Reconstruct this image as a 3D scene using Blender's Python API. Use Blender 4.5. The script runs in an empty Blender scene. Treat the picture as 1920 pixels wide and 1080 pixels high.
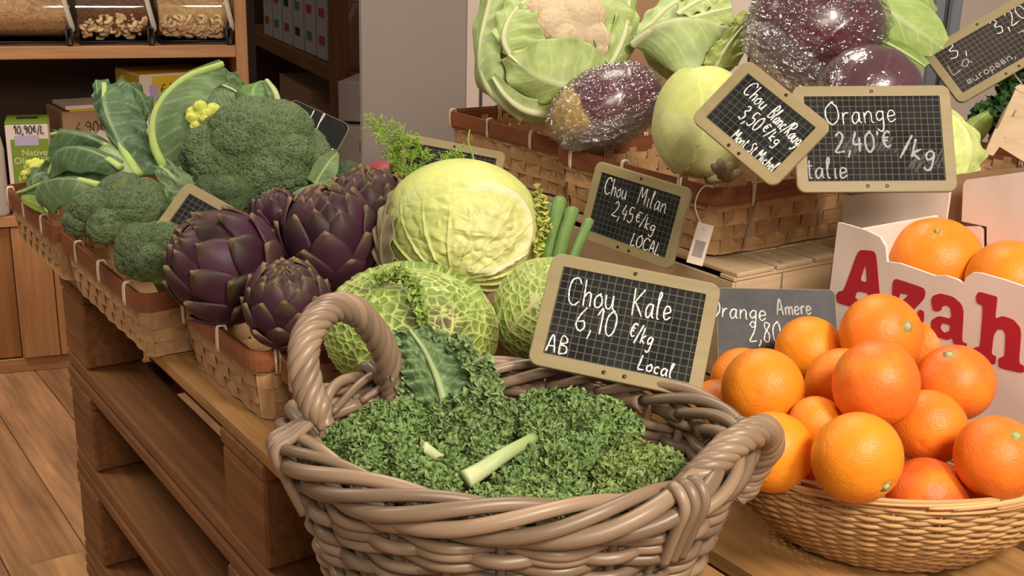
import bpy, bmesh, math, random
import numpy as np
from mathutils import Vector, Matrix, kdtree

C = bpy.context.scene.collection
rng = np.random.default_rng(11)
V3 = lambda *a: np.array(a, float)

# ------------------------------------------------------------------ camera
FPX, PITCH, ROLL = 2200.0, math.radians(17), math.radians(1.5)
CAM = V3(0, 0, 1.37)
FW = V3(0, math.cos(PITCH), -math.sin(PITCH))
_r0, _u0 = V3(1, 0, 0), V3(0, math.sin(PITCH), math.cos(PITCH))
RT = math.cos(ROLL) * _r0 + math.sin(ROLL) * _u0
UP = -math.sin(ROLL) * _r0 + math.cos(ROLL) * _u0
cd = bpy.data.cameras.new('camera')
cam = bpy.data.objects.new('camera', cd)
C.objects.link(cam)
cd.sensor_width = 36
cd.lens = 36 * FPX / 1920
cd.clip_start = .02
cam.matrix_world = Matrix(((RT[0], UP[0], -FW[0], CAM[0]), (RT[1], UP[1], -FW[1], CAM[1]),
                           (RT[2], UP[2], -FW[2], CAM[2]), (0, 0, 0, 1)))
bpy.context.scene.camera = cam

# ------------------------------------------------------------------ light and exposure
sc = bpy.context.scene
sc.view_settings.view_transform = 'Standard'
sc.view_settings.look = 'None'
sc.view_settings.gamma = 1
sc.view_settings.use_curve_mapping = False
sc.view_settings.exposure = 0.28
wd = bpy.data.worlds.new('shop_air')
sc.world = wd
wd.use_nodes = True
wd.node_tree.nodes['Background'].inputs[0].default_value = (1.0, .87, .74, 1)
wd.node_tree.nodes['Background'].inputs[1].default_value = .20


def area(name, loc, target, size, power, col=(1, .88, .73), sy=None):
    l = bpy.data.lights.new(name, 'AREA')
    l.shape = 'RECTANGLE'
    l.size, l.size_y = size, sy or size
    l.energy, l.color = power, col
    o = bpy.data.objects.new(name, l)
    C.objects.link(o)
    o.location = loc
    o.rotation_euler = (Vector(target) - Vector(loc)).to_track_quat('-Z', 'Y').to_euler()
    return o


area('ceiling_lamp_key', (1.05, -.3, 2.5), (.1, 1.4, .9), .42, 46)
area('ceiling_lamp_back', (.1, 2.5, 2.9), (0, 1.5, .9), .6, 20)
area('ceiling_lamp_front', (.45, -1.0, 2.3), (.1, 1.4, .9), .6, 24)
area('ceiling_lamp_aisle', (-2.1, 2.2, 2.8), (-1.9, 2.9, 0), .9, 34)

# ------------------------------------------------------------------ frames of reference
T = .78                                             # height of the pallet top


def ray(x, y): return FW + (x - 960) / FPX * RT - (y - 540) / FPX * UP
def px(x, y, k): return CAM + ray(x, y) * k
def atz(x, y, z): d = ray(x, y); return CAM + d * (z - CAM[2]) / d[2]
def aty(x, y, Y): d = ray(x, y); return CAM + d * Y / d[1]


U = V3(-.569, .822, 0); U /= np.linalg.norm(U)      # along the pallets, away from the viewer
VV = V3(U[1], -U[0], 0)                             # across the pallets
ZZ = V3(0, 0, 1)
A0 = atz(108, 488, T)
def W(s, t, z): return A0 - U * s + VV * t + ZZ * (z - T)
def nrm(a): a = np.asarray(a, float); return a / np.maximum(np.linalg.norm(a, axis=-1, keepdims=True), 1e-12)
def lin(c): return tuple(((x / 255) / 12.92 if x < 10 else ((x / 255 + .055) / 1.055) ** 2.4) for x in c)


# ------------------------------------------------------------------ noise
def _h(ix, iy, iz, s):
    n = np.sin(ix * 127.1 + iy * 311.7 + iz * 74.7 + s * 53.3) * 43758.5453
    return n - np.floor(n)


def noise(P, s=0):
    P = np.asarray(P, float); i = np.floor(P); f = P - i; f = f * f * (3 - 2 * f)
    x, y, z = i[..., 0], i[..., 1], i[..., 2]; r = 0
    for a in (0, 1):
        for b in (0, 1):
            for c in (0, 1):
                r = r + _h(x + a, y + b, z + c, s) * (f[..., 0] if a else 1 - f[..., 0]) * (f[..., 1] if b else 1 - f[..., 1]) * (f[..., 2] if c else 1 - f[..., 2])
    return r * 2 - 1


def fbm(P, o=3, s=0):
    r, a = 0, 1.0
    P = np.asarray(P, float)
    for k in range(o):
        r = r + a * noise(P * 2 ** k, s + k * 7); a *= .5
    return r / 1.75


def voro(P, pts):
    """nearest and second nearest distance to a point set, plus the cell number"""
    kd = kdtree.KDTree(len(pts))
    for i, p in enumerate(pts): kd.insert(p, i)
    kd.balance()
    d1, d2, ix = np.empty(len(P)), np.empty(len(P)), np.empty(len(P), int)
    fn = kd.find_n
    for i, p in enumerate(P.tolist()):
        r = fn(p, 2)
        d1[i], d2[i], ix[i] = r[0][2], r[1][2], r[0][1]
    return d1, d2, ix


def fib(n, jit=0., s=1):
    r = np.random.default_rng(s)
    i = np.arange(n) + .5
    ph = np.arccos(1 - 2 * i / n); th = math.pi * (1 + 5 ** .5) * i
    p = np.stack([np.cos(th) * np.sin(ph), np.sin(th) * np.sin(ph), np.cos(ph)], 1)
    return nrm(p + r.normal(0, jit, p.shape) * (4 * math.pi / n) ** .5)


_ico = {}
def ico(n):
    if n not in _ico:
        bm = bmesh.new(); bmesh.ops.create_icosphere(bm, subdivisions=n, radius=1)
        v = np.array([x.co[:] for x in bm.verts]); f = np.array([[x.index for x in g.verts] for g in bm.faces])
        bm.free(); _ico[n] = (nrm(v), f)
    return _ico[n]


def basis(ax, hint=(0, 0, 1)):
    """rotation whose columns are x, y, z with z along ax"""
    z = nrm(ax); h = np.array(hint, float)
    if abs(z @ nrm(h)) > .97: h = V3(1, 0, .1)
    x = nrm(np.cross(h, z)); y = np.cross(z, x)
    return np.stack([x, y, z], 1)


def spline(pts, n):
    """Catmull-Rom through the points, n samples"""
    p = np.asarray(pts, float)
    if len(p) == 2: p = np.stack([p[0], (p[0] + p[1]) / 2, p[1]])
    q = np.concatenate([[2 * p[0] - p[1]], p, [2 * p[-1] - p[-2]]])
    m = len(p) - 1; u = np.linspace(0, m, n); i = np.minimum(u.astype(int), m - 1); t = (u - i)[:, None]
    a, b, c, d = q[i], q[i + 1], q[i + 2], q[i + 3]
    return .5 * (2 * b + (c - a) * t + (2 * a - 5 * b + 4 * c - d) * t ** 2 + (3 * b - a - 3 * c + d) * t ** 3)


# ------------------------------------------------------------------ mesh collector
class MB:
    def __init__(s): s.v, s.f3, s.f4, s.c, s.g, s.n = [], [], [], [], [], 0

    def add(s, V, F, col=(1, 1, 1), gc=None):
        V = np.asarray(V, float).reshape(-1, 3); F = np.asarray(F, int)
        col = np.asarray(col, float)
        if col.ndim == 1: col = np.tile(col, (len(V), 1))
        s.v.append(V); s.c.append(col[:, :3]); s.g.append(V if gc is None else np.asarray(gc, float))
        (s.f4 if F.shape[1] == 4 else s.f3).append(F + s.n); s.n += len(V)
        return s

    def box(s, c, ex, ey, ez, b=.0015, col=(1, 1, 1)):
        """chamfered box: centre and three half-extent vectors"""
        c, E = np.asarray(c, float), [np.asarray(e, float) for e in (ex, ey, ez)]
        L = np.array([np.linalg.norm(e) for e in E]); D = [e / max(l, 1e-9) for e, l in zip(E, L)]
        b = min(b, L.min() * .45); vs, loc, idx = [], [], {}
        for sx in (-1, 1):
            for sy in (-1, 1):
                for sz in (-1, 1):
                    for k in range(3):
                        q = np.array([sx, sy, sz]) * (L - b); q[k] = [sx, sy, sz][k] * L[k]
                        idx[(sx, sy, sz, k)] = len(vs); loc.append(q); vs.append(c + q[0] * D[0] + q[1] * D[1] + q[2] * D[2])
        f4, f3 = [], []
        I = lambda sg, k: idx[(sg[0], sg[1], sg[2], k)]
        for k in range(3):
            i, j = (k + 1) % 3, (k + 2) % 3
            for sg in (-1, 1):
                q = []
                for a, bb in ((-1, -1), (1, -1), (1, 1), (-1, 1)):
                    t = [0, 0, 0]; t[k], t[i], t[j] = sg, a, bb; q.append(I(t, k))
                f4.append(q if sg > 0 else q[::-1])
            for a in (-1, 1):
                for bb in (-1, 1):
                    t1, t2 = [0, 0, 0], [0, 0, 0]; t1[i] = t2[i] = a; t1[j] = t2[j] = bb; t1[k], t2[k] = -1, 1
                    q = [I(t1, i), I(t2, i), I(t2, j), I(t1, j)]; f4.append(q if a * bb > 0 else q[::-1])
        for sx in (-1, 1):
            for sy in (-1, 1):
                for sz in (-1, 1):
                    q = [I((sx, sy, sz), 0), I((sx, sy, sz), 1), I((sx, sy, sz), 2)]; f3.append(q if sx * sy * sz > 0 else q[::-1])
        g = np.array(loc) + rng.uniform(-9, 9, 3)
        o = s.n; s.add(vs, f4, col, g); s.f3.append(np.array(f3) + o)
        return s

    def tube(s, pts, r, k=8, col=(1, 1, 1), flat=1.0, cap=True, up=None):
        p = np.asarray(pts, float); n = len(p); r = np.broadcast_to(np.asarray(r, float), (n,))
        t = nrm(np.gradient(p, axis=0))
        a = np.array(up if up is not None else ((0, 0, 1) if abs(t[0][2]) < .9 else (1, 0, 0)), float)
        nx = np.empty((n, 3)); x = nrm(np.cross(t[0], a))
        for i in range(n):
            x = x - t[i] * (x @ t[i]) if up is None else np.cross(t[i], a)
            x = nrm(x); nx[i] = x
        ny = np.cross(t, nx); th = np.arange(k) / k * 2 * math.pi
        V = p[:, None] + (nx[:, None] * np.cos(th)[None, :, None] + ny[:, None] * np.sin(th)[None, :, None] * flat) * r[:, None, None]
        ln = np.concatenate([[0], np.cumsum(np.linalg.norm(np.diff(p, axis=0), axis=1))])
        g = np.stack([np.broadcast_to(ln[:, None], (n, k)), np.broadcast_to(np.cos(th), (n, k)) * r[:, None], np.broadcast_to(np.sin(th), (n, k)) * r[:, None]], -1) + rng.uniform(-9, 9, 3)
        i, j = np.meshgrid(np.arange(n - 1), np.arange(k), indexing='ij'); j2 = (j + 1) % k
        F = np.stack([i * k + j, i * k + j2, (i + 1) * k + j2, (i + 1) * k + j], -1).reshape(-1, 4)[:, ::-1]
        V = V.reshape(-1, 3); g = g.reshape(-1, 3); col = np.asarray(col, float)
        if col.ndim == 2: col = np.repeat(col, k, 0)
        else: col = np.tile(col, (n * k, 1))
        o = s.n
        if cap:
            V = np.concatenate([V, p[:1], p[-1:]]); g = np.concatenate([g, g[:1], g[-1:]]); col = np.concatenate([col, col[:1], col[-1:]])
        s.add(V, F, col, g)
        if cap:
            a_, b_ = n * k, n * k + 1; jj = np.arange(k); j2 = (jj + 1) % k
            s.f3.append(np.stack([np.full(k, a_), j2, jj], 1)[:, ::-1] + o); e = (n - 1) * k
            s.f3.append(np.stack([np.full(k, b_), e + jj, e + j2], 1)[:, ::-1] + o)
        return s

    def grid(s, P, col=(1, 1, 1), wrap=False, gc=None):
        P = np.asarray(P, float); n, m = P.shape[:2]
        i, j = np.meshgrid(np.arange(n - 1), np.arange(m if wrap else m - 1), indexing='ij'); j2 = (j + 1) % m
        F = np.stack([i * m + j, i * m + j2, (i + 1) * m + j2, (i + 1) * m + j], -1).reshape(-1, 4)
        col = np.asarray(col, float)
        return s.add(P.reshape(-1, 3), F, col.reshape(-1, col.shape[-1]) if col.ndim > 1 else col, None if gc is None else np.asarray(gc).reshape(-1, 3))

    def build(s, name, mat, parent=None, smooth=True, solid=0, org=None):
        Vs = np.concatenate(s.v); o0 = org if org is not None else (np.array(parent['_o']) if parent else V3(0, 0, 0))
        Vs = Vs - o0
        f4 = np.concatenate(s.f4) if s.f4 else np.zeros((0, 4), int); f3 = np.concatenate(s.f3) if s.f3 else np.zeros((0, 3), int)
        me = bpy.data.meshes.new(name); me.vertices.add(len(Vs)); me.vertices.foreach_set('co', Vs.astype(np.float32).ravel())
        lp = np.concatenate([f4.ravel(), f3.ravel()]).astype(np.int32); me.loops.add(len(lp)); me.loops.foreach_set('vertex_index', lp)
        st = np.concatenate([np.arange(len(f4)) * 4, len(f4) * 4 + np.arange(len(f3)) * 3]).astype(np.int32)
        me.polygons.add(len(st)); me.polygons.foreach_set('loop_start', st)
        me.polygons.foreach_set('use_smooth', np.full(len(st), smooth, bool))
        a = me.attributes.new('col', 'FLOAT_COLOR', 'POINT'); cc = np.ones((len(Vs), 4), np.float32); cc[:, :3] = np.concatenate(s.c); a.data.foreach_set('color', cc.ravel())
        a = me.attributes.new('gc', 'FLOAT_VECTOR', 'POINT'); a.data.foreach_set('vector', np.concatenate(s.g).astype(np.float32).ravel())
        me.update(calc_edges=True); me.validate(); me.materials.append(mat)
        o = bpy.data.objects.new(name, me); C.objects.link(o)
        if parent: o.parent = parent
        else: o.location = o0
        o['_o'] = [float(x) for x in o0]
        if solid:
            m = o.modifiers.new('thickness', 'SOLIDIFY'); m.thickness = solid; m.offset = 0
        return o


def tag(o, label, cat, group=None):
    o['label'], o['category'] = label, cat
    if group: o['group'] = group
    return o


def thing(name, label, cat, loc, group=None):
    o = bpy.data.objects.new(name, None); C.objects.link(o)
    o.empty_display_size = .02; o.location = [float(x) for x in loc]; o['_o'] = [float(x) for x in loc]
    return tag(o, label, cat, group)


def struct(o): o['kind'] = 'structure'; return o


# ------------------------------------------------------------------ materials
def newmat(name):
    m = bpy.data.materials.new(name); m.use_nodes = True
    nt = m.node_tree; return m, nt, nt.nodes['Principled BSDF'], nt.nodes.new, nt.links.new


def mat(name, col=None, rough=.6, spec=.4, var=(0, 40), bump=None, sss=0, coat=0, stretch=None, metal=0, voro_bump=None, var2=None, ssr=(.004, .003, .0015)):
    """col None: colour comes from the mesh's own pigment attribute; var = (amount, scale) value mottling; bump = (strength, scale, distance)"""
    m, nt, b, N, L = newmat(name)
    at = N('ShaderNodeAttribute'); at.attribute_name = 'gc'
    mp = N('ShaderNodeMapping'); L(at.outputs['Vector'], mp.inputs[0])
    if stretch: mp.inputs['Scale'].default_value = stretch
    if col is None:
        a = N('ShaderNodeAttribute'); a.attribute_name = 'col'; src = a.outputs['Color']
    else:
        a = N('ShaderNodeRGB'); a.outputs[0].default_value = (*col, 1); src = a.outputs[0]
    if var[0]:
        nz = N('ShaderNodeTexNoise'); nz.inputs['Scale'].default_value = var[1]; nz.inputs['Detail'].default_value = 5; nz.inputs['Roughness'].default_value = .65
        L(mp.outputs[0], nz.inputs['Vector'])
        mr = N('ShaderNodeMapRange'); mr.inputs[1].default_value, mr.inputs[2].default_value = .25, .75
        mr.inputs[3].default_value, mr.inputs[4].default_value = 1 - var[0], 1 + var[0]; L(nz.outputs['Fac'], mr.inputs[0])
        mx = N('ShaderNodeMix'); mx.data_type = 'RGBA'; mx.blend_type = 'MULTIPLY'; mx.inputs[0].default_value = 1
        L(src, mx.inputs[6]); L(mr.outputs[0], mx.inputs[7]); src = mx.outputs[2]
    if var2:                                        # second colour in patches: (colour, scale, low, high)
        nz = N('ShaderNodeTexNoise'); nz.inputs['Scale'].default_value = var2[1]; nz.inputs['Detail'].default_value = 3; L(mp.outputs[0], nz.inputs['Vector'])
        mr = N('ShaderNodeMapRange'); mr.inputs[1].default_value, mr.inputs[2].default_value = var2[2], var2[3]; L(nz.outputs['Fac'], mr.inputs[0])
        mx = N('ShaderNodeMix'); mx.data_type = 'RGBA'; L(mr.outputs[0], mx.inputs[0]); L(src, mx.inputs[6]); mx.inputs[7].default_value = (*var2[0], 1); src = mx.outputs[2]
    L(src, b.inputs['Base Color'])
    b.inputs['Roughness'].default_value = rough; b.inputs['Specular IOR Level'].default_value = spec; b.inputs['Metallic'].default_value = metal
    if sss:
        b.inputs['Subsurface Weight'].default_value = sss; b.inputs['Subsurface Radius'].default_value = ssr; b.inputs['Subsurface Scale'].default_value = 1
    if coat: b.inputs['Coat Weight'].default_value = coat; b.inputs['Coat Roughness'].default_value = .12
    bb = None
    if bump:
        nz = N('ShaderNodeTexNoise'); nz.inputs['Scale'].default_value = bump[1]; nz.inputs['Detail'].default_value = 4; L(mp.outputs[0], nz.inputs['Vector'])
        bb = N('ShaderNodeBump'); bb.inputs['Strength'].default_value = bump[0]; bb.inputs['Distance'].default_value = bump[2]
        L(nz.outputs['Fac'], bb.inputs['Height'])
    if voro_bump:
        vz = N('ShaderNodeTexVoronoi'); vz.inputs['Scale'].default_value = voro_bump[1]; L(mp.outputs[0], vz.inputs['Vector'])
        b2 = N('ShaderNodeBump'); b2.inputs['Strength'].default_value = voro_bump[0]; b2.inputs['Distance'].default_value = voro_bump[2]; b2.invert = voro_bump[3]
        L(vz.outputs['Distance'], b2.inputs['Height'])
        if bb: L(bb.outputs[0], b2.inputs['Normal'])
        bb = b2
    if bb: L(bb.outputs[0], b.inputs['Normal'])
    return m


def wood(name, c, dark=.55, rough=.6, amt=.55, spec=.3, cmul=False):
    """grain runs along the first local axis of each board"""
    m, nt, b, N, L = newmat(name)
    at = N('ShaderNodeAttribute'); at.attribute_name = 'gc'
    mp = N('ShaderNodeMapping'); mp.inputs['Scale'].default_value = (3.2, 85, 85); L(at.outputs['Vector'], mp.inputs[0])
    nz = N('ShaderNodeTexNoise'); nz.inputs['Scale'].default_value = 1; nz.inputs['Detail'].default_value = 6; nz.inputs['Distortion'].default_value = .5; L(mp.outputs[0], nz.inputs['Vector'])
    rp = N('ShaderNodeValToRGB'); L(nz.outputs['Fac'], rp.inputs[0])
    e = rp.color_ramp.elements; e[0].position, e[1].position = .25, .72
    e[0].color = (*[x * dark for x in c], 1); e[1].color = (*c, 1)
    mp2 = N('ShaderNodeMapping'); mp2.inputs['Scale'].default_value = (3, 16, 16); L(at.outputs['Vector'], mp2.inputs[0])
    n2 = N('ShaderNodeTexNoise'); n2.inputs['Scale'].default_value = 1; n2.inputs['Detail'].default_value = 3; L(mp2.outputs[0], n2.inputs['Vector'])
    mr = N('ShaderNodeMapRange'); mr.inputs[1].default_value, mr.inputs[2].default_value, mr.inputs[3].default_value, mr.inputs[4].default_value = .3, .7, 1 - amt * .4, 1 + amt * .25
    L(n2.outputs['Fac'], mr.inputs[0])
    mx = N('ShaderNodeMix'); mx.data_type = 'RGBA'; mx.blend_type = 'MULTIPLY'; mx.inputs[0].default_value = 1
    L(rp.outputs[0], mx.inputs[6]); L(mr.outputs[0], mx.inputs[7])
    a = N('ShaderNodeAttribute'); a.attribute_name = 'col'
    m3 = N('ShaderNodeMix'); m3.data_type = 'RGBA'; m3.blend_type = 'MULTIPLY'; m3.inputs[0].default_value = 1
    L(mx.outputs[2], m3.inputs[6]); L(a.outputs['Color'], m3.inputs[7]); L(m3.outputs[2], b.inputs['Base Color'])
    b.inputs['Roughness'].default_value = rough; b.inputs['Specular IOR Level'].default_value = spec
    bp = N('ShaderNodeBump'); bp.inputs['Strength'].default_value = .35; bp.inputs['Distance'].default_value = .001; L(nz.outputs['Fac'], bp.inputs['Height']); L(bp.outputs[0], b.inputs['Normal'])
    return m


def film(name, rough=.06, tint=(1, 1, 1), clear=.75, milk=0.):
    """thin clear plastic: mostly see-through, with a glossy skin"""
    m, nt, b, N, L = newmat(name)
    nt.nodes.remove(b)
    tr = N('ShaderNodeBsdfTransparent'); tr.inputs[0].default_value = (*tint, 1)
    gl = N('ShaderNodeBsdfGlossy'); gl.inputs['Roughness'].default_value = rough
    fr = N('ShaderNodeLayerWeight'); fr.inputs[0].default_value = .35
    mr = N('ShaderNodeMapRange'); mr.inputs[3].default_value, mr.inputs[4].default_value = 1 - clear, min(1, (1 - clear) * 6); L(fr.outputs['Facing'], mr.inputs[0])
    df = N('ShaderNodeBsdfDiffuse'); df.inputs[0].default_value = (.8, .8, .8, 1); m0 = N('ShaderNodeMixShader'); m0.inputs[0].default_value = milk
    L(tr.outputs[0], m0.inputs[1]); L(df.outputs[0], m0.inputs[2]); tr = m0
    mx = N('ShaderNodeMixShader'); L(mr.outputs[0], mx.inputs[0]); L(tr.outputs[0], mx.inputs[1]); L(gl.outputs[0], mx.inputs[2])
    L(mx.outputs[0], nt.nodes['Material Output'].inputs[0])
    return m


M = {}
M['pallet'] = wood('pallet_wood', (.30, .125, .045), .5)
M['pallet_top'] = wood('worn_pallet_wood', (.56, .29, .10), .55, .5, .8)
M['cabinet'] = wood('cabinet_pine', (.50, .25, .11), .7, .45, .4)
M['crate'] = wood('poplar_crate', (.62, .45, .28), .78, .6, .4)
M['chip'] = wood('chip_wood', (.58, .35, .175), .72, .55, .5)
M['chip_rim'] = wood('stained_chip_wood', (.31, .105, .048), .6, .4, .5)
M['frame'] = wood('beech_frame', (.33, .262, .135), .85, .5, .3)
M['willow'] = wood('grey_willow', (.31, .215, .145), .62, .38, .8, .5)
M['rattan'] = wood('pale_rattan', (.60, .36, .16), .72, .5, .6)
M['tie'] = mat('raffia', (.72, .58, .42), .7)
M['slate'] = mat('slate', (.014, .014, .015), .7, .15, (.3, 30))
M['slate_grey'] = mat('worn_slate', (.062, .064, .07), .6, .3, (.35, 25))
M['chalk'] = mat('chalk', (.78, .78, .76), .9, .1)
M['chalk_dim'] = mat('smeared_chalk', (.40, .40, .40), .9, .1)
M['smear'] = mat('chalk_dust', (.10, .10, .10), .9, .1)
M['ink'] = mat('black_ink', (.03, .025, .025), .7)
M['steel'] = mat('steel', (.35, .32, .28), .35, .5, metal=1)
M['rivet'] = mat('dark_rivet', (.08, .06, .04), .4, .5, metal=1)
M['wire'] = mat('dull_wire', (.32, .27, .22), .5, .4)
M['white_card'] = mat('white_cardboard', (.74, .62, .56), .7, .2, (.06, 12))
M['brown_card'] = mat('brown_cardboard', (.40, .24, .14), .8, .2, (.1, 20))
M['red_ink'] = mat('red_print', (.42, .018, .03), .6, .3)
M['leaf'] = mat('leaf_tissue', None, .5, .35, (.16, 45), (.35, 160, .0008), sss=.15)
M['veg'] = mat('vegetable_skin', None, .5, .4, (.1, 60), (.25, 260, .0006), sss=.2)
M['bud'] = mat('flower_buds', None, .65, .3, (.55, 330), None, sss=.1, voro_bump=(.9, 420, .002, True))
M['kale'] = mat('kale_tissue', None, .55, .35, (.25, 70), (.3, 300, .0006), sss=.1)
M['curd'] = mat('curd', None, .6, .3, (.08, 90), None, sss=.4, voro_bump=(.5, 420, .001, True))
M['artichoke'] = mat('artichoke_bract', None, .5, .28, (.22, 40), (.25, 120, .0008), stretch=(1, 1, 1))
M['waxy'] = mat('waxy_red_cabbage', None, .3, .5, (.2, 25), (.2, 90, .001), coat=.2)
M['film'] = film('cling_film', .15, (.97, .97, .97), .93, .02)
M['film_crumple'] = film('crumpled_cling_film', .2, (.97, .95, .93), .93, .05)
M['clear'] = film('clear_acrylic', .05, (.95, .95, .95), .93)
M['white_wall'] = mat('white_panel', (.66, .55, .49), .6, .3)
M['grey_panel'] = mat('grey_panel', (.30, .255, .23), .55, .35, (.04, 3))
M['dark'] = mat('dark_plastic', (.035, .03, .03), .5, .4)
M['floor'] = wood('floor_boards', (.47, .25, .12), .6, .55, .9)
# ------------------------------------------------------------------ the room
def onpl(x, y, P, n): d = ray(x, y); return CAM + d * (((P - CAM) @ n) / (d @ n))
def quadwall(name, a, b, z0, z1, th, m, back):
    a, b = np.array(a, float), np.array(b, float); d = b - a
    o = MB().box((a + b) / 2 + ZZ * (z0 + z1) / 2 + back * th / 2, d / 2, back * th / 2, ZZ * (z1 - z0) / 2, .002).build(name, m, smooth=False)
    return struct(o)


mb = MB()
for i in range(-16, 30):                            # boards run the same way as the pallets
    w = .17
    off = rng.uniform(-1, 1)
    for j in range(-3, 3):
        cc = W(-.6, i * w, 0) - U * (j * 2.2 + off)
        g = .7 + rng.uniform(0, .6)
        mb.box(cc - ZZ * .01, U * 1.099, VV * (w / 2 - .0012), ZZ * .01, .0015, (g, g * rng.uniform(.94, 1.04), g * rng.uniform(.9, 1.1)))
struct(mb.build('floor', M['floor'], smooth=False))
M['back'] = mat('dark_brown_wall', (.045, .026, .018), .8, .2)
quadwall('wall_back', (-5, 6.6, 0), (3.5, 6.6, 0), 0, 3, .08, M['back'], V3(0, 1, 0))
cy = math.radians(20)
CX, CN = V3(math.cos(cy), math.sin(cy), 0), V3(-math.sin(cy), math.cos(cy), 0)
quadwall('wall_left', V3(-1.5, 3.43, 0) - CX * 2.6 + CN * .5, V3(-1.5, 3.43, 0) + CX * .8 + CN * .5, 0, 3, .05, M['back'], CN)

# grey partition beside the display, with its white edge
PP = px(780, 300, 3.1)
a, b, c = (onpl(x, 150, PP, CN) for x in (679, 874, 899))
for q in (a, b, c): q[2] = 0
quadwall('wall_partition', a, b, 0, 2.6, .03, M['grey_panel'], CN)
quadwall('trim_1', b + CX * .001, c, 0, 2.6, .5, M['white_wall'], CN)
M['seam'] = mat('grey_seam', (.13, .12, .12), .5)
quadwall('trim_2', c + CX * .001 + CN * .03, c + CX * .014 + CN * .03, 0, 2.6, .4, M['seam'], CN)
quadwall('wall_right', c + CX * .016 + CN * .02, c + CX * 2.6 + CN * .02, 0, 2.6, .4, M['white_wall'], CN)

# ------------------------------------------------------------------ pine shelf unit
P0 = V3(-1.5, 3.43, 0)
def cabpt(x, y): return onpl(x, y, P0, CN)
def ca(x, y=300): return (cabpt(x, y) - P0) @ CX
aR0, aR1 = ca(441, 60), ca(463, 60)
aL = ca(-420, 300)
def cbox(mbx, a0, a1, b0, b1, z0, z1, bev=.002, col=(1, 1, 1), axis='a'):
    ex = [CX * (a1 - a0) / 2, CN * (b1 - b0) / 2, ZZ * (z1 - z0) / 2]
    if axis == 'z': ex = [ex[2], ex[0], ex[1]]
    return mbx.box(P0 + CX * (a0 + a1) / 2 + CN * (b0 + b1) / 2 + ZZ * (z0 + z1) / 2, *ex, bev, col)


un = thing('shelf_unit', 'pine shelf unit holding clear food bins, behind the far end of the display', 'shelf unit', P0 + CX * aL)
ZS0, ZS1, ZC0, ZC1 = cabpt(200, 110)[2], cabpt(200, 87)[2], cabpt(60, 424)[2], cabpt(60, 404)[2]
cbox(MB(), aL, aR0, 0, .42, ZS0, ZS1).build('shelf', M['cabinet'], un, False)
cbox(MB(), aL, aR0, 0, .46, ZC0, ZC1).build('worktop', M['cabinet'], un, False)
cbox(MB(), aL, aR1, .02, .46, 0, .045).build('plinth', M['cabinet'], un, False)
cbox(MB(), aR0, aR1, -.005, .02, 0, 2.1, axis='z').build('post', M['cabinet'], un, False)
cbox(MB(), aR0 + .004, aR1 - .004, .021, .46, 0, 2.1, axis='z', col=(.8, .8, .8)).build('side_panel', M['cabinet'], un, False)
cbox(MB(), aL, aR0, .465, .485, 0, 2.1).build('back_panel', M['back'], un, False)
a28, a105, a118 = ca(30, 560), ca(104, 560), ca(128, 560)
for (q0, q1) in ((aL, a28), (a118 - .004, aR0)):
    d = cbox(MB(), q0, q1, .022, .035, .05, ZC0 - .005, axis='z', col=(.72, .62, .5)).build('door_panel', M['cabinet'], un, False)
cbox(MB(), a28 + .003, a105, .005, .03, .05, ZC0 - .004, axis='z', col=(1.05, 1, .95)).build('door_stile', M['cabinet'], un, False)
cbox(MB(), a105 + .002, a118 - .006, .008, .03, .05, ZC0 - .004, axis='z', col=(1.05, 1, .95)).build('door_stile', M['cabinet'], un, False)

# clear bins of loose food on the upper shelf
ct = {'flakes': mat('flakes', (.50, .29, .14), .8, .2, (.45, 90), (.8, 160, .006)),
      'mix': mat('nut_mix', (.16, .075, .04), .8, .2, (.5, 110), (.8, 160, .006)),
      'rings': mat('puffed_rings', (.55, .35, .15), .7, .3, (.3, 60), (.6, 90, .006))}
M['nut'] = mat('pale_nut', (.62, .43, .24), .6, .3, (.2, 80))
M['tubehandle'] = mat('pale_tube', (.62, .56, .48), .4, .4)
def profile(h0, h1, n=14):
    """round-fronted bin section as (depth, height) pairs"""
    r = .085; p = []
    for i in range(n + 1):
        t = -math.pi / 2 - math.pi * .62 * i / n
        p.append((.09 + r * math.cos(t), .099 + r * math.sin(t) * 1.0))
    return p + [(.30, .21), (.30, .014)]


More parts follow.
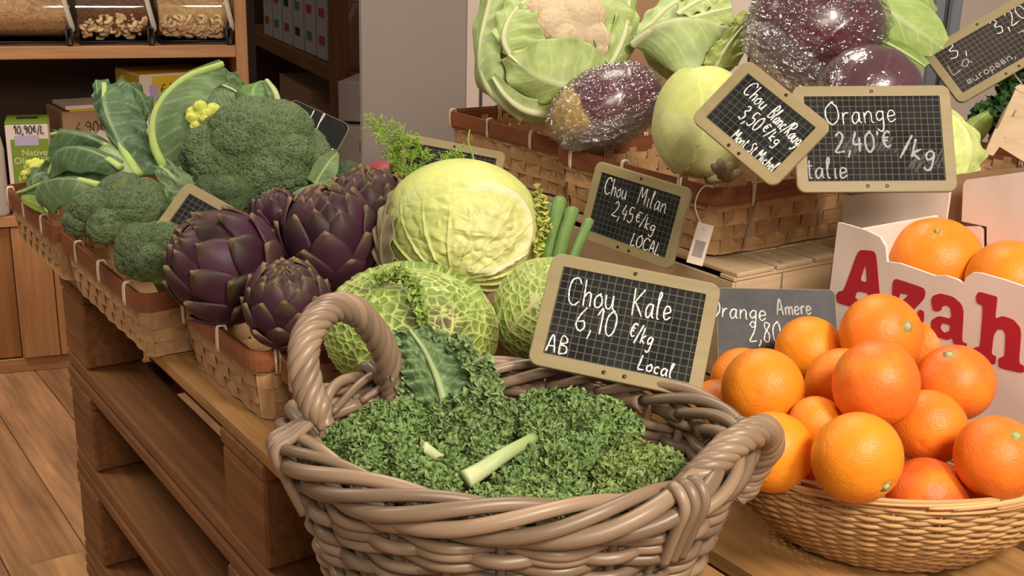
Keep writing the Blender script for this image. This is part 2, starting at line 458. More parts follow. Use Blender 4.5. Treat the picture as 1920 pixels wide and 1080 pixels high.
def food_bin(x0, x1, kind, lab):
    a0, a1 = ca(x0, 50), ca(x1, 50)
    z0 = ZS1 + .001
    r = thing('food_bin', lab, 'food bin', P0 + CX * (a0 + a1) / 2 + CN * .1 + ZZ * z0, 'clear food bins on the shelf')
    pr = profile(0, 1); pt = lambda a, d, z: P0 + CX * a + CN * (d + .02) + ZZ * (z0 + z)
    m = MB(); G = np.array([[pt(a, d, z) for (d, z) in pr] for a in np.linspace(a0, a1, 2)])
    m.grid(G, wrap=True)
    for a, rev in ((a0, 0), (a1, 1)):
        cpt = [pt(a, d, z) for d, z in pr]; o = np.mean(cpt, 0); k = len(cpt)
        m.add(cpt + [o], [[i, (i + 1) % k, k] if rev else [(i + 1) % k, i, k] for i in range(k)])
    m.build('bin_body', M['clear'], r)
    # loose food filling the lower part, lumpy on top
    m = MB(); na, nd = 60, 26; e = .004; top = .112 if kind != 'mix' else .10
    X = np.linspace(a0 + e, a1 - e, na); ins = [(d + (.004 if d < .1 else -.004), z + .005) for d, z in pr[:10]]
    ins = [q for q in ins if q[1] < top]
    row = []
    for i in range(na):
        tp = []
        for j in range(nd):
            d = ins[-1][0] + (.29 - ins[-1][0]) * j / (nd - 1)
            h = top + .012 * noise(np.array([[X[i] * 35, d * 35, 3.]]), 5)[0] + .02 * math.sin(X[i] * 17 + 1) * (1 if kind == 'flakes' else .4) + .05 * j / nd
            tp.append(pt(X[i], d, h))
        row.append([pt(X[i], d, z) for d, z in ins] + tp + [pt(X[i], .29, .02)])
    m.grid(np.array(row), wrap=True)
    for i, rev in ((0, 0), (na - 1, 1)):
        cpt = row[i]; o = np.mean(cpt, 0); k = len(cpt)
        m.add(cpt + [o], [[q, (q + 1) % k, k] if rev else [(q + 1) % k, q, k] for q in range(k)])
    m.build('loose_food', ct[kind], r)['kind'] = 'stuff'
    if kind != 'flakes':                            # nuts or rings showing against the front
        m = MB()
        for i in range(95):
            a = rng.uniform(a0 + .02, a1 - .02); t = rng.uniform(0, 1) ** .7 * .95
            q = pr[3 + int(t * 7)]; c0 = pt(a, q[0] + .005, min(q[1] + .003, top + .004)); L = rng.uniform(.009, .015) if kind == 'mix' else .013
            th = np.linspace(0, (2.6 if kind == 'mix' else 6.0), 8) + rng.uniform(0, 6)
            d1 = nrm(rng.normal(size=3) * (1, .3, 1)); d2 = nrm(np.cross(d1, rng.normal(size=3) * (.4, 1, .4)))
            m.tube([c0 + (d1 * math.cos(q_) + d2 * math.sin(q_)) * L for q_ in th], .0055, 7, (1, 1, 1) if kind == 'mix' else (1, .82, .55))
        m.build('whole_nuts' if kind == 'mix' else 'puffed_rings', M['nut'], r)['kind'] = 'stuff'
    cbox(MB(), a0 + .004, a1 - .004, .04, .30, z0, z0 + .011).build('base', M['dark'], r)
    xe = a1 + .004
    m = MB().tube(spline([pt(xe - .03, .09, .30), pt(xe - .025, -.02, .2), pt(xe - .012, -.03, .12), pt(xe + .002, -.012, .055), pt(xe + .0, .02, .042)], 26), .0075, 10)
    m.build('lid_handle', M['tubehandle'], r)
    cbox(MB(), a1 - .014, a1 + .006, .0, .03, z0 + .0, z0 + .055, .006).build('hinge_bracket', M['dark'], r)
    return r


food_bin(-70, 131, 'flakes', 'leftmost clear bin on the shelf, full of fine beige flakes')
food_bin(144, 285, 'mix', 'middle clear bin on the shelf, holding a dark fruit and nut mix')
food_bin(298, 432, 'rings', 'right clear bin by the post, holding pale puffed rings')

# boxes on the lower shelf
M['green_card'] = mat('green_card', (.19, .28, .03), .5, .3)
M['yellow_card'] = mat('yellow_card', (.72, .47, .03), .5, .3)
M['lilac'] = mat('lilac_sticker', (.45, .38, .58), .7)
M['pale_print'] = mat('pale_print', (.62, .66, .40), .7)
M['bottle'] = mat('milky_plastic', (.55, .48, .42), .35, .5)


def fixtext(body, size, org, xd, yd, m, parent, name='printed_text', depth=.0004):
    cu = bpy.data.curves.new('t', 'FONT'); cu.body = body; cu.size = size; cu.extrude = depth
    o = bpy.data.objects.new('t', cu); C.objects.link(o); bpy.context.view_layer.update()
    me = bpy.data.meshes.new_from_object(o.evaluated_get(bpy.context.evaluated_depsgraph_get()))
    bpy.data.objects.remove(o); me.name = name; me.materials.clear(); me.materials.append(m)
    v = np.empty(len(me.vertices) * 3); me.vertices.foreach_get('co', v); v = v.reshape(-1, 3)
    zd = np.cross(xd, yd); w = org + v[:, :1] * xd + v[:, 1:2] * yd + v[:, 2:] * zd - np.array(parent['_o'])
    me.vertices.foreach_set('co', w.astype(np.float32).ravel()); me.update()
    ob = bpy.data.objects.new(name, me); C.objects.link(ob); ob.parent = parent
    return ob


def carton(name, lab, cat, xl, xr, ytop, b0, dep, m, zb=None, group=None, xy=None):
    a0, a1 = ca(xl, ytop), ca(xr, ytop)
    if b0: # push back from the cabinet front, keeping what the viewer sees
        Pb = P0 + CN * b0
        a0, a1 = ((onpl(x, ytop, Pb, CN) - P0) @ CX for x in (xl, xr))
        zt = onpl((xl + xr) / 2, ytop, Pb, CN)[2]
    else: zt = cabpt((xl + xr) / 2, ytop)[2]
    zb = ZC1 + .001 if zb is None else zb
    r = thing(name, lab, cat, P0 + CX * (a0 + a1) / 2 + CN * (b0 + dep / 2) + ZZ * zb, group)
    cbox(MB(), a0, a1, b0, b0 + dep, zb, zt, .003).build('carton', m, r, False)
    fr = lambda fx, fz, o=.0008: P0 + CX * (a0 + (a1 - a0) * fx) + CN * (b0 - o) + ZZ * (zb + (zt - zb) * fz)
    def panel(nm, fx0, fx1, fz0, fz1, mm, o=.0008):
        a_, b_ = fr(fx0, fz0), fr(fx1, fz1)
        return MB().box((a_ + b_) / 2 - CN * (o - .0008), CX * ((b_ - a_) @ CX) / 2, CN * .0006, ZZ * (b_[2] - a_[2]) / 2, .0002).build(nm, mm, r, False)
    return r, fr, panel, (a0, a1, zb, zt)


r, fr, pan, q = carton('oil_box', 'green and white olive oil box priced 10,90, left of the brown carton', 'carton', 8, 90, 233, .0, .15, M['white_card'])
pan('green_print', .1, .98, .02, .84, M['green_card'])
pan('price_label', .2, .75, .77, .88, M['lilac'], .0014)
a0, a1, zb, zt = q
MB().box(P0 + CX * (a0 + a1) / 2 + CN * .075 + ZZ * (zt + .003), CX * (a1 - a0) / 2, CN * .075, ZZ * .003, .001).build('lid', M['green_card'], r, False)
MB().box(P0 + CX * (a0 + a1) / 2 + CN * .08 + ZZ * (zt + .0068), CX * .03, CN * .02, ZZ * .0008, .0003).build('hand_slot', M['dark'], r, False)
for i, (t, fx) in enumerate((('Natives', .33), ('Olivenöl', .14), ('fruité', .33), ('Huile', .2), ('vierge', .28))):
    fixtext(t, .027, fr(fx, .66 - .085 * i - (.03 if i > 2 else 0), .0016), CX, ZZ, M['pale_print'], r)
OIL = (r, fr)
r, fr, pan, q = carton('carton_box', 'brown carton priced 6,90 with leaflets on top, behind the romanesco leaves', 'carton', 97, 224, 208, .16, .2, M['brown_card'])
pan('price_card', .12, .92, .48, .78, M['white_card'])
pan('price_label', .30, .50, .63, .74, M['lilac'], .0014)
pan('black_mark', .55, .60, .54, .6, M['dark'], .0014)
CART = (r, fr)
a0, a1, zb, zt = q
st_ = thing('leaflet_stack', 'stack of white leaflets with yellow edge on the brown carton', 'leaflets', P0 + CX * (a0 + .12) + CN * .24 + ZZ * (zt + .0005))
m = MB(); m.box(P0 + CX * (a0 + .12) + CN * .25 + ZZ * (zt + .012), CX * .10, CN * .08, ZZ * .006, .001); m.build('white_sheets', M['white_card'], st_, False)
MB().box(P0 + CX * (a0 + .13) + CN * .245 + ZZ * (zt + .003), CX * .10, CN * .08, ZZ * .0025, .001).build('yellow_sheet', M['yellow_card'], st_, False)
r, fr, pan, q = carton('tall_box', 'tall white and yellow box standing at the back under the shelf', 'carton', 236, 388, 138, .12, .22, M['white_card'])
pan('yellow_print', .16, .9, .55, .985, M['yellow_card'])
a0, a1, zb, zt = q
MB().box(P0 + CX * (a0 - .0008) + CN * .23 + ZZ * (zb + zt) / 2, CX * .0006, CN * .108, ZZ * (zt - zb) * .49, .0002).build('yellow_side', M['yellow_card'], r, False)
MB().box(P0 + CX * (a0 + a1) / 2 + CN * .23 + ZZ * (zt + .001), CX * (a1 - a0) * .49, CN * .108, ZZ * .0008, .0003).build('yellow_top', M['yellow_card'], r, False)
pan('price_label', .12, .23, .8, .92, M['lilac'], .0016)
YEL = (r, fr); r.rotation_euler.z = .30; CART[0].rotation_euler.z = .26; st_.rotation_euler.z = .26
bq = cabpt(2, 400)
bo = thing('plastic_bottle', 'milky plastic bottle at the left edge beside the green oil box', 'bottle', P0 + CX * (a_ := ca(-8, 380)) + CN * .03 + ZZ * (ZC1 + .001))
hp = [(0, .033), (.01, .036), (.2, .036), (.235, .03), (.265, .016), (.29, .015)]
MB().tube([np.array(bo['_o']) + ZZ * h for h, _ in hp], [w for _, w in hp], 20).build('bottle_body', M['bottle'], bo)
MB().tube([np.array(bo['_o']) + ZZ * h for h in (.2905, .315)], .018, 16).build('cap', M['dark'], bo)

# ------------------------------------------------------------------ rear shelving in the dim alcove
SZ = px(640, 135, 4.4)[2]
SA = atz(642, 135, SZ); SB = atz(474, 60, SZ); SD = nrm(SB - SA); SN = nrm(np.cross(ZZ, SD)); SN = SN if SN[1] > 0 else -SN
SL = np.linalg.norm(SB - SA) + .5
rs = thing('storage_shelving', 'dark wooden shelving at the back, loaded with cartons and packets', 'shelving', SA * (1, 1, 0))
def sbox(mbx, a0, a1, b0, b1, z0, z1, bev=.003, col=(1, 1, 1)):
    return mbx.box(SA * (1, 1, 0) + SD * (a0 + a1) / 2 + SN * (b0 + b1) / 2 + ZZ * (z0 + z1) / 2, SD * (a1 - a0) / 2, SN * (b1 - b0) / 2, ZZ * (z1 - z0) / 2, bev, col)
sbox(MB(), -.6, SL, 0, .42, SZ - .06, SZ - .001).build('shelf', M['pallet'], rs, False)
sbox(MB(), -.6, SL, 0, .42, .2, .25).build('shelf', M['pallet'], rs, False)
m = MB(); m.box(SA * (1, 1, 0) - SD * .07 + SN * -.03 + ZZ * 1.1, ZZ * 1.1, SD * .045, SN * .028, .003); m.build('post', M['pallet'], rs, False)
# packets: narrow white boxes then brown bags, each its own thing
M['packet'] = mat('white_packet', (.5, .45, .42), .7)
M['pk_red'] = mat('red_patch', (.42, .05, .05), .7); M['pk_green'] = mat('green_patch', (.07, .22, .08), .7); M['pk_blue'] = mat('blue_patch', (.1, .16, .3), .7); M['pk_black'] = mat('black_patch', (.03, .03, .03), .7)
names = ['red', 'green', 'red', 'black', 'green', 'red']
for i, a in enumerate(np.linspace(1.5, .42, 6)):
    h = .36 + .03 * (i % 3)
    pk = thing('packet_box', 'white packets box on the rear shelf, number of columns away from the post %s' % ['six', 'five', 'four', 'three', 'two', 'one'][i], 'packet box', SA * (1, 1, 0) + SD * a + SN * .12 + ZZ * SZ, 'white packet boxes on the rear shelf')
    pk['label'] = ['white packet box at the far dark end of the rear shelf', 'white packet box with green patches, next from the far end of the rear shelf', 'white packet box with red patches in the middle of the rear shelf',
                   'white packet box with black patches right of the middle of the rear shelf', 'white packet box with green patches, second left of the brown bags', 'white packet box with red patches touching the brown bags'][i]
    sbox(MB(), a - .085, a + .085, .03, .25, SZ + .001, SZ + h).build('carton', M['packet'], pk, False)
    for j in range(3):
        z = SZ + .06 + j * .11
        sbox(MB(), a - .04, a + .04, .0265, .029, z, z + .035, .0004).build('colour_patch', M['pk_' + names[(i + j) % 6]], pk, False)
for i, a in enumerate((.25, .155, .06)):
    bg = thing('paper_bag', ['brown paper bag with red label, left of three on the rear shelf', 'brown paper bag with blue label, middle of three on the rear shelf', 'brown paper bag with grey label beside the wooden post'][i], 'bag', SA * (1, 1, 0) + SD * a + SN * .08 + ZZ * SZ, 'brown bags on the rear shelf')
    m = MB(); G = []
    for z, w, d in ((.001, .038, .05), (.02, .041, .055), (.17, .038, .045), (.22, .034, .02), (.25, .034, .008)):
        G.append([SA * (1, 1, 0) + SD * (a + w * sx) + SN * (.08 + d * sy) + ZZ * (SZ + z) for sx, sy in ((-1, -1), (1, -1), (1, 1), (-1, 1))])
    m.grid(np.array(G), wrap=True); m.build('bag_body', M['brown_card'], bg, False)
    sbox(MB(), a - .03, a + .03, .021, .024, SZ + .09, SZ + .16, .0004).build('label_patch', M['pk_' + ('red', 'blue', 'black')[i]], bg, False)
    sbox(MB(), a - .03, a + .03, .022, .0245, SZ + .02, SZ + .085, .0004).build('white_patch', M['packet'], bg, False)
# cartons below
for i, (a0, a1, z0, z1, b0, lab) in enumerate(((.12, .78, .3, .62, .05, 'brown carton with a white sticker below the rear shelf'), (.85, 1.5, .252, .66, .08, 'dark brown carton at the far end below the rear shelf'))):
    zz = .252
    cb = thing('carton_box', lab, 'carton', SA * (1, 1, 0) + SD * (a0 + a1) / 2 + SN * .2 + ZZ * zz, 'brown cartons below the rear shelf')
    sbox(MB(), a0, a1, b0, .4, zz, z1).build('carton', M['brown_card'], cb, False)
    if i == 0:
        sbox(MB(), .42, .5, b0 - .003, b0 - .001, .46, .56, .0004).build('sticker', M['packet'], cb, False)
# stack of two white cartons nearest the partition
wz = [0.02]
pA, pB = px(634, 150, 4.05), px(634, 232, 4.05)
for i, (yt, yb, lab) in enumerate(((152, 231, 'upper white carton of two stacked beside the grey partition'), (236, 330, 'lower white carton of two stacked beside the grey partition'))):
    t_, b_ = px(633, yt, 4.05), px(633, yb, 4.05)
    z1 = t_[2]; z0 = b_[2] if i == 0 else 0.001
    o = t_ * V3(1, 1, 0); ex = nrm(V3(1, -.15, 0)); ey = V3(.15, 1, 0); ey /= np.linalg.norm(ey)
    wc = thing('white_carton', lab, 'carton', o + ex * .12 + ey * .12 + ZZ * z0, 'white cartons by the partition')
    MB().box(o + ex * .12 + ey * .12 + ZZ * (z0 + z1) / 2, ex * .12, ey * .12, ZZ * (z1 - z0) / 2 - ZZ * .001, .003).build('carton', M['packet'], wc, False)
    MB().box(o + ex * .09 - ey * .001 + ZZ * (z1 - .07), ex * .012, ey * .0008, ZZ * .02, .0003).build('printed_square', M['seam'], wc, False)
    if i == 0: MB().box(o + ex * .12 + ey * .1 + ZZ * (z1 + .0005), ex * .03, ey * .012, ZZ * .0008, .0003).build('red_mark', M['pk_red'], wc, False)

# ------------------------------------------------------------------ the pallet stack
LP = 2.3                                            # the stack runs out of frame towards the viewer
LH = .195
for lay in range(4):
    zt = T - lay * LH
    s0 = 0 if lay == 0 else .004 * (lay % 2)
    nm = ['topmost pallet, carrying the vegetable baskets', 'second pallet from the top of the display stack', 'third pallet from the top of the display stack', 'lowest pallet of the display stack, on the floor'][lay]
    pl = thing('wooden_pallet', 'wooden ' + nm, 'pallet', W(LP / 2, .6, zt - LH + .0005), 'stacked wooden pallets')
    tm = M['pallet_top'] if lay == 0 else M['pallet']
    ws = [.145, .10, .145, .10, .145, .10, .145] if lay == 0 else [.045, .12, .145, .10, .145, .10, .145]; t = 0
    for i, w in enumerate(ws):
        n = 1
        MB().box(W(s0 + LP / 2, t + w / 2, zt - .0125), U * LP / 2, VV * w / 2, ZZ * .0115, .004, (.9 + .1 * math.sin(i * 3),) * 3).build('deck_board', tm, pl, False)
        t += w + (.024 if lay == 0 or i else .104)
    TW = t - .024
    for i, s in enumerate((.07, .86, 1.65, LP - .07)):
        if i in (0, 1, 2, 3):
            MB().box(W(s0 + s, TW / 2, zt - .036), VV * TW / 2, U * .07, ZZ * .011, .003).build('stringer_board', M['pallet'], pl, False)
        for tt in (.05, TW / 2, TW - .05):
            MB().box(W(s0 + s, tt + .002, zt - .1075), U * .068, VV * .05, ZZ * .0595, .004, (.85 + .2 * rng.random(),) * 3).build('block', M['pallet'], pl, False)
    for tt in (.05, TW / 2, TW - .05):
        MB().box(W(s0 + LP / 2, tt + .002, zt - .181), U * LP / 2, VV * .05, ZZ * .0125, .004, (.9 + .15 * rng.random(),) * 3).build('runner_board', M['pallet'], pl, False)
# ------------------------------------------------------------------ rectangular chip-wood baskets
def rrect(hx, hy, r, n=6):
    """rounded rectangle outline as points and outward normals, counter-clockwise"""
    P, Nn = [], []
    for cx_, cy_, a0 in ((hx - r, hy - r, 0), (-hx + r, hy - r, 90), (-hx + r, -hy + r, 180), (hx - r, -hy + r, 270)):
        for i in range(n + 1):
            a = math.radians(a0 + 90 * i / n); P.append((cx_ + r * math.cos(a), cy_ + r * math.sin(a))); Nn.append((math.cos(a), math.sin(a)))
    return np.array(P), np.array(Nn)


def resample(P, Nn, step):
    Q = np.concatenate([P, P[:1]]); Mn = np.concatenate([Nn, Nn[:1]])
    d = np.concatenate([[0], np.cumsum(np.linalg.norm(np.diff(Q, axis=0), axis=1))]); n = int(d[-1] / step) // 2 * 2
    n = max(n, 8); s = np.arange(n) * d[-1] / n
    f = lambda A: np.stack([np.interp(s, d, A[:, k]) for k in range(2)], 1)
    return f(Q), nrm(f(Mn)), s, d[-1]


def ribbon_loop(m, L3, N3, zdir, h, th, col, closed=True):
    """closed band: centre line L3 (n,3), outward normals N3, height h, thickness th"""
    zv = np.broadcast_to(zdir, L3.shape)
    ring = np.stack([L3 + N3 * th / 2 + zv * h / 2, L3 + N3 * th / 2 - zv * h / 2, L3 - N3 * th / 2 - zv * h / 2, L3 - N3 * th / 2 + zv * h / 2], 1)
    if closed: ring = np.concatenate([ring, ring[:1]])
    n = len(ring); s = np.concatenate([[0], np.cumsum(np.linalg.norm(np.diff(ring[:, 0], axis=0), axis=1))])
    g = np.stack([np.repeat(s[:, None], 4, 1), np.tile([h, 0, 0, h], (n, 1)), np.tile([0, 0, th, th], (n, 1))], -1) + rng.uniform(-9, 9, 3)
    m.grid(ring, col, wrap=True, gc=g)


def chip_basket(lab, s0, s1, t0, t1, z0, z1, flare=.014, group='woven chip baskets of vegetables', rot=0):
    """s0..t1 give the rim outline on the display; the foot is smaller by the flare"""
    cen = W((s0 + s1) / 2, (t0 + t1) / 2, z0 + .0008); hx, hy = (s1 - s0) / 2, (t1 - t0) / 2
    ex, ey = -U, VV
    if rot:
        c_, s_ = math.cos(rot), math.sin(rot); ex, ey = ex * c_ + ey * s_, ey * c_ - ex * s_
    r = thing('chip_basket', lab, 'basket', cen, group); H = z1 - z0
    to3 = lambda p, z: cen + p[:, :1] * ex + p[:, 1:2] * ey + ZZ * np.asarray(z, float).reshape(-1, 1)
    d3 = lambda n: n[:, :1] * ex + n[:, 1:2] * ey
    def ring(f, step): # outline at height fraction f
        P, Nn = rrect(hx - flare * (1 - f), hy - flare * (1 - f), .018)
        return resample(P, Nn, step)
    SW = .024
    m = MB(); rows = 4; hb = (H - .012) / rows
    for k in range(rows):
        f = (k + .5) * hb / H; P, Nn, s, LL = ring(f, SW / 6)
        ns = int(round(LL / SW)) // 2 * 2; ph = s / LL * ns * math.pi
        off = .0013 * np.sin(ph + k * math.pi) + rng.normal(0, .0001, len(s))
        g = .92 + .16 * rng.random()
        ribbon_loop(m, to3(P + Nn * off[:, None], f * H + .001 * np.sin(ph * .31 + k)), d3(Nn), ZZ, hb * .93, .0009, (g, g * .99, g * .97))
    # uprights run over and under the bands
    Pt, Nt, s, LL = ring(1, SW / 6); ns = int(round(LL / SW)) // 2 * 2
    for j in range(ns):
        q = (j + .5) / ns
        zs = np.linspace(.001, H - .004, 22); L3 = []
        for z in zs:
            P, Nn = rrect(hx - flare * (1 - z / H), hy - flare * (1 - z / H), .018); Q, Mn, s_, l_ = P, Nn, None, None
            Q = np.concatenate([P, P[:1]]); d = np.concatenate([[0], np.cumsum(np.linalg.norm(np.diff(Q, axis=0), axis=1))])
            x = q * d[-1]; i = min(np.searchsorted(d, x) - 1, len(P) - 1); i = max(i, 0); tt = (x - d[i]) / (d[i + 1] - d[i])
            p = Q[i] * (1 - tt) + Q[i + 1] * tt; n_ = nrm(Nn[i] * (1 - tt) + Nn[(i + 1) % len(Nn)] * tt)
            k = z / hb - .5; o = -.0013 * math.sin((j + .5) * math.pi) * math.cos(k * math.pi)
            L3.append((cen + (p[0] + n_[0] * o) * ex + (p[1] + n_[1] * o) * ey + ZZ * z, n_))
        A = np.array([a for a, _ in L3]); nn = d3(np.array([b for _, b in L3])); tn = nrm(np.cross(ZZ, nn)); w = SW * .80
        g = .85 + .2 * rng.random()
        cr = np.stack([A + tn * w / 2 + nn * .0004, A - tn * w / 2 + nn * .0004, A - tn * w / 2 - nn * .0004, A + tn * w / 2 - nn * .0004], 1)
        gg = np.stack([np.repeat(zs[:, None], 4, 1), np.tile([w, 0, 0, w], (22, 1)), np.zeros((22, 4))], -1) + rng.uniform(-9, 9, 3)
        m.grid(cr, (g, g * .98, g * .95), wrap=True, gc=gg)
    m.build('woven_side', M['chip'], r, False)
    MB().box(cen + ZZ * .002, ex * (hx - flare - .004), ey * (hy - flare - .004), ZZ * .0015, .0005, (.8, .78, .75)).build('base', M['chip'], r, False)
    P, Nn, s, LL = ring(1, .006)
    for nm, o, h, th in (('rim_band', .0032, .026, .0028), ('inner_rim_band', -.0032, .022, .0024)):
        m = MB(); ribbon_loop(m, to3(P + Nn * o, H - .011), d3(Nn), ZZ, h, th, (1, 1, 1)); m.build(nm, M['chip_rim'], r, False)
    # raffia ties over the rim
    for q in np.arange(.5, 60):
        x = q * .128
        if x > LL - .03: break
        i = int(x / LL * len(P)); p, n_ = P[i], Nn[i]; c0 = cen + p[0] * ex + p[1] * ey; nn = n_[0] * ex + n_[1] * ey; tn = np.cross(ZZ, nn)
        m = MB()
        for dx in (-.0022, .0022):
            z = H - .011
            lp = [(.0058, -.017), (.0062, .004), (.0048, .0145), (0, .016), (-.0048, .0145), (-.0058, 0), (-.005, -.014)]
            m.tube(spline([c0 + nn * a + tn * (dx + rng.normal(0, .0008)) + ZZ * (z + b) for a, b in lp], 18), .0017, 6)
        m.build('raffia_tie', M['tie'], r)
    return r, cen, ex, ey, hx, hy, H


BZ = T + .0005
B1a = chip_basket('far left chip basket of romanesco with big green leaves, at the end of the pallet', -.205, .165, -.035, .265, BZ, T + .10)
B1b = chip_basket('chip basket of broccoli heads, standing at the left pallet edge', .178, .59, -.03, .29, BZ, T + .098)
B2 = chip_basket('chip basket full of purple artichokes, between broccoli and savoy cabbages', .606, .872, .018, .30, BZ, T + .094)
B3 = chip_basket('chip basket of savoy cabbages, mostly hidden behind the wicker basket', .886, 1.135, .045, .33, BZ, T + .09)
m = MB(); p = W(.60, .035, T + .062); q = W(.553, .062, T + .003)
m.tube([p, q], .0016, 6).build('wire_handle', M['wire'], B2[0])

# wooden crates that carry the upper row
def crate(lab, s0, s1, t0, t1, z0, z1, name='wooden_crate', lip=True):
    cen = W((s0 + s1) / 2, (t0 + t1) / 2, z0 + .0008); hx, hy = (s1 - s0) / 2, (t1 - t0) / 2
    r = thing(name, lab, 'crate', cen, 'thin wooden crates'); H = z1 - z0 - .002; ex, ey = -U, VV
    for sg in (-1, 1):
        m = MB(); m.box(cen + ey * sg * (hy - .003) + ZZ * (H - .014) / 2, ex * hx, ey * .003, ZZ * (H - .016) / 2, .001)
        m.build('side_panel', M['crate'], r, False)
        m = MB(); m.box(cen + ex * sg * (hx - .003) + ZZ * (H - .014) / 2, ey * (hy - .007), ex * .003, ZZ * (H - .016) / 2, .001)
        m.build('end_panel', M['crate'], r, False)
    nb = 4; wb = 2 * hy / nb
    for i in range(nb):
        m = MB(); m.box(cen + ey * (-hy + wb * (i + .5)) + ZZ * (H - .0045), ex * (hx + .004), ey * (wb * .46), ZZ * .003, .001, (.95 + .1 * rng.random(),) * 3)
        m.build('top_slat', M['crate'], r, False)
    for sg in (-1, 1):
        m = MB(); m.box(cen + ex * sg * (hx - .012) + ZZ * (H - .0108), ey * hy, ex * .014, ZZ * .003, .001); m.build('cleat', M['crate'], r, False)
    m = MB()
    for tt in (-.06, .05):
        c0 = cen + ex * (hx + .0012) + ey * tt + ZZ * (H - .02)
        m.tube([c0 + ZZ * .014 - ex * .01 + ZZ * .005, c0 + ZZ * .019, c0, c0 - ZZ * .03], .0011, 6)
    m.build('wire_staple', M['wire'], r)
    return r


ZU = .94
crate('pale wooden crate under the white cabbage basket, behind the grey slate', .60, 1.06, .622, .93, BZ, ZU)
crate('far wooden crate under the cauliflower basket', .14, .585, .67, .98, BZ, ZU)
A1 = chip_basket('upper chip basket holding the large cauliflower, far end of the upper row', .245, .628, .668, .97, ZU, 1.04)
A2 = chip_basket('upper chip basket with white and red cabbages, behind the hanging price tag', .641, 1.008, .632, .93, ZU, 1.04)
A3 = chip_basket('upper chip basket at the right edge, holding the pointed cabbage', .86, 1.22, .975, 1.28, ZU, 1.045)
crate('wooden crate under the pointed cabbage basket, hidden behind the citrus box', .84, 1.2, .98, 1.27, BZ, ZU)
M['low_box'] = mat('kraft_card', (.34, .22, .13), .8, .2, (.1, 20))
lowbox = thing('cardboard_tray', 'low brown cardboard tray between the two rows of baskets', 'tray', W(.5, .46, BZ))
MB().box(W(.52, .455, BZ + .0345), U * .46, VV * .125, ZZ * .0335, .002).build('tray_body', M['low_box'], lowbox, False)
# wire handle and swing tag on the near upper basket
r, cen, ex, ey, hx, hy, H = A2
cnr = cen + ex * (hx - .002) - ey * (hy - .075) + ZZ * (H - .022)
MB().tube([cnr + ex * .003, cnr + ex * .001 - ey * .016 - ZZ * .068], .0016, 6).build('wire_handle', M['wire'], r)

# ------------------------------------------------------------------ the willow kale basket
KC = V3(.005, .985, 0)
KA, KB, KZ = .198, .158, .928                       # rim half axes and height
ksk = math.radians(-3)
def ke(th, a, b, z):
    th = np.asarray(th, float); x, y = a * np.cos(th), b * np.sin(th)
    return np.stack([KC[0] + x * math.cos(ksk) - y * math.sin(ksk), KC[1] + x * math.sin(ksk) + y * math.cos(ksk), np.broadcast_to(z, th.shape)], -1)
def ken(th):
    th = np.asarray(th, float); x, y = np.cos(th) / KA, np.sin(th) / KB; n = nrm(np.stack([x, y], -1))
    return np.stack([n[..., 0] * math.cos(ksk) - n[..., 1] * math.sin(ksk), n[..., 0] * math.sin(ksk) + n[..., 1] * math.cos(ksk), np.zeros(th.shape)], -1)


kb = thing('wicker_basket', 'oval grey willow basket with two twisted handles, filled with curly kale', 'basket', (KC[0], KC[1], T + .001))
kz0 = T + .004
def kwall(f): # half axes at height fraction f
    g = .80 + .20 * f ** .8
    return KA * g, KB * g
NS = 26
m = MB(); rows = 12; wr = .0056; kh = KZ - kz0 - .012
for k in range(rows):
    f = (k + .5) / rows; a, b = kwall(f); th = np.linspace(0, 2 * math.pi, NS * 10 + 1)
    for sgn in ((1, -1) if k % 2 == 0 else (1, -1)):
        if sgn < 0 and k % 3: continue
        wob = .0035 * noise(np.stack([np.cos(th) * 2, np.sin(th) * 2, np.full_like(th, k + sgn * .37)], 1), 3)
        off = .0062 * np.sin(th * NS / 2 + (k % 2) * math.pi + (0 if sgn > 0 else math.pi))
        rr = wr * (1 + .16 * noise(np.stack([np.cos(th) * 4, np.sin(th) * 4, np.full_like(th, k * 3.1)], 1), 9))
        g = 1 + .35 * noise(np.stack([np.cos(th) * 1.3, np.sin(th) * 1.3, np.full_like(th, k * 2.3 + sgn)], 1), 21)
        P = ke(th, a, b, kz0 + f * kh + wob) + ken(th) * off[:, None]
        m.tube(P, rr, 8, g[:, None] * V3(1, .98, .95), cap=False)
m.build('woven_side', M['willow'], kb)
m = MB()
for j in range(NS):
    th = (j + .5) / NS * 2 * math.pi; fs = np.linspace(0, 1, 12)
    m.tube([ke(th, *kwall(f), kz0 + f * (kh + .008)) for f in fs], .0048, 7, (.8, .78, .74))
m.build('stakes', M['willow'], kb)
m = MB(); a, b = kwall(0); th = np.linspace(0, 2 * math.pi, 60, False)
V = np.concatenate([ke(th, a, b, kz0 - .003), ke(th, a, b, kz0 + .003), [[KC[0], KC[1], kz0 - .003], [KC[0], KC[1], kz0 + .003]]])
F = [[i, (i + 1) % 60, 60 + (i + 1) % 60, 60 + i] for i in range(60)]
m.add(V, F, (.7, .68, .65)); m.f3.append(np.array([[120, (i + 1) % 60, i] for i in range(60)] + [[121, 60 + i, 60 + (i + 1) % 60] for i in range(60)])); m.build('base', M['willow'], kb, False)
# braided border: single rods that each climb over their neighbours along a long slant
m = MB(); NR = 22
for j in range(NR):
    span = 2 * math.pi * 5.0 / NR; th0 = j / NR * 2 * math.pi; u_ = np.linspace(0, 1, 34); th = th0 + span * u_
    ph = -2.5 + 6.0 * u_
    ro = .0135 * np.cos(ph) * 1.15; zo = .0135 * np.sin(ph)
    r0 = .0068 * (1 + .12 * rng.normal()); rr = r0 * (1 - .25 * u_)
    g = .85 + .4 * rng.random()
    P = ke(th, KA, KB, KZ + zo + .003 * np.sin(th * 2 + 1)) + ken(th) * ro[:, None]
    m.tube(P, rr, 9, (g, g * .98, g * .95))
m.build('braided_rim', M['willow'], kb)


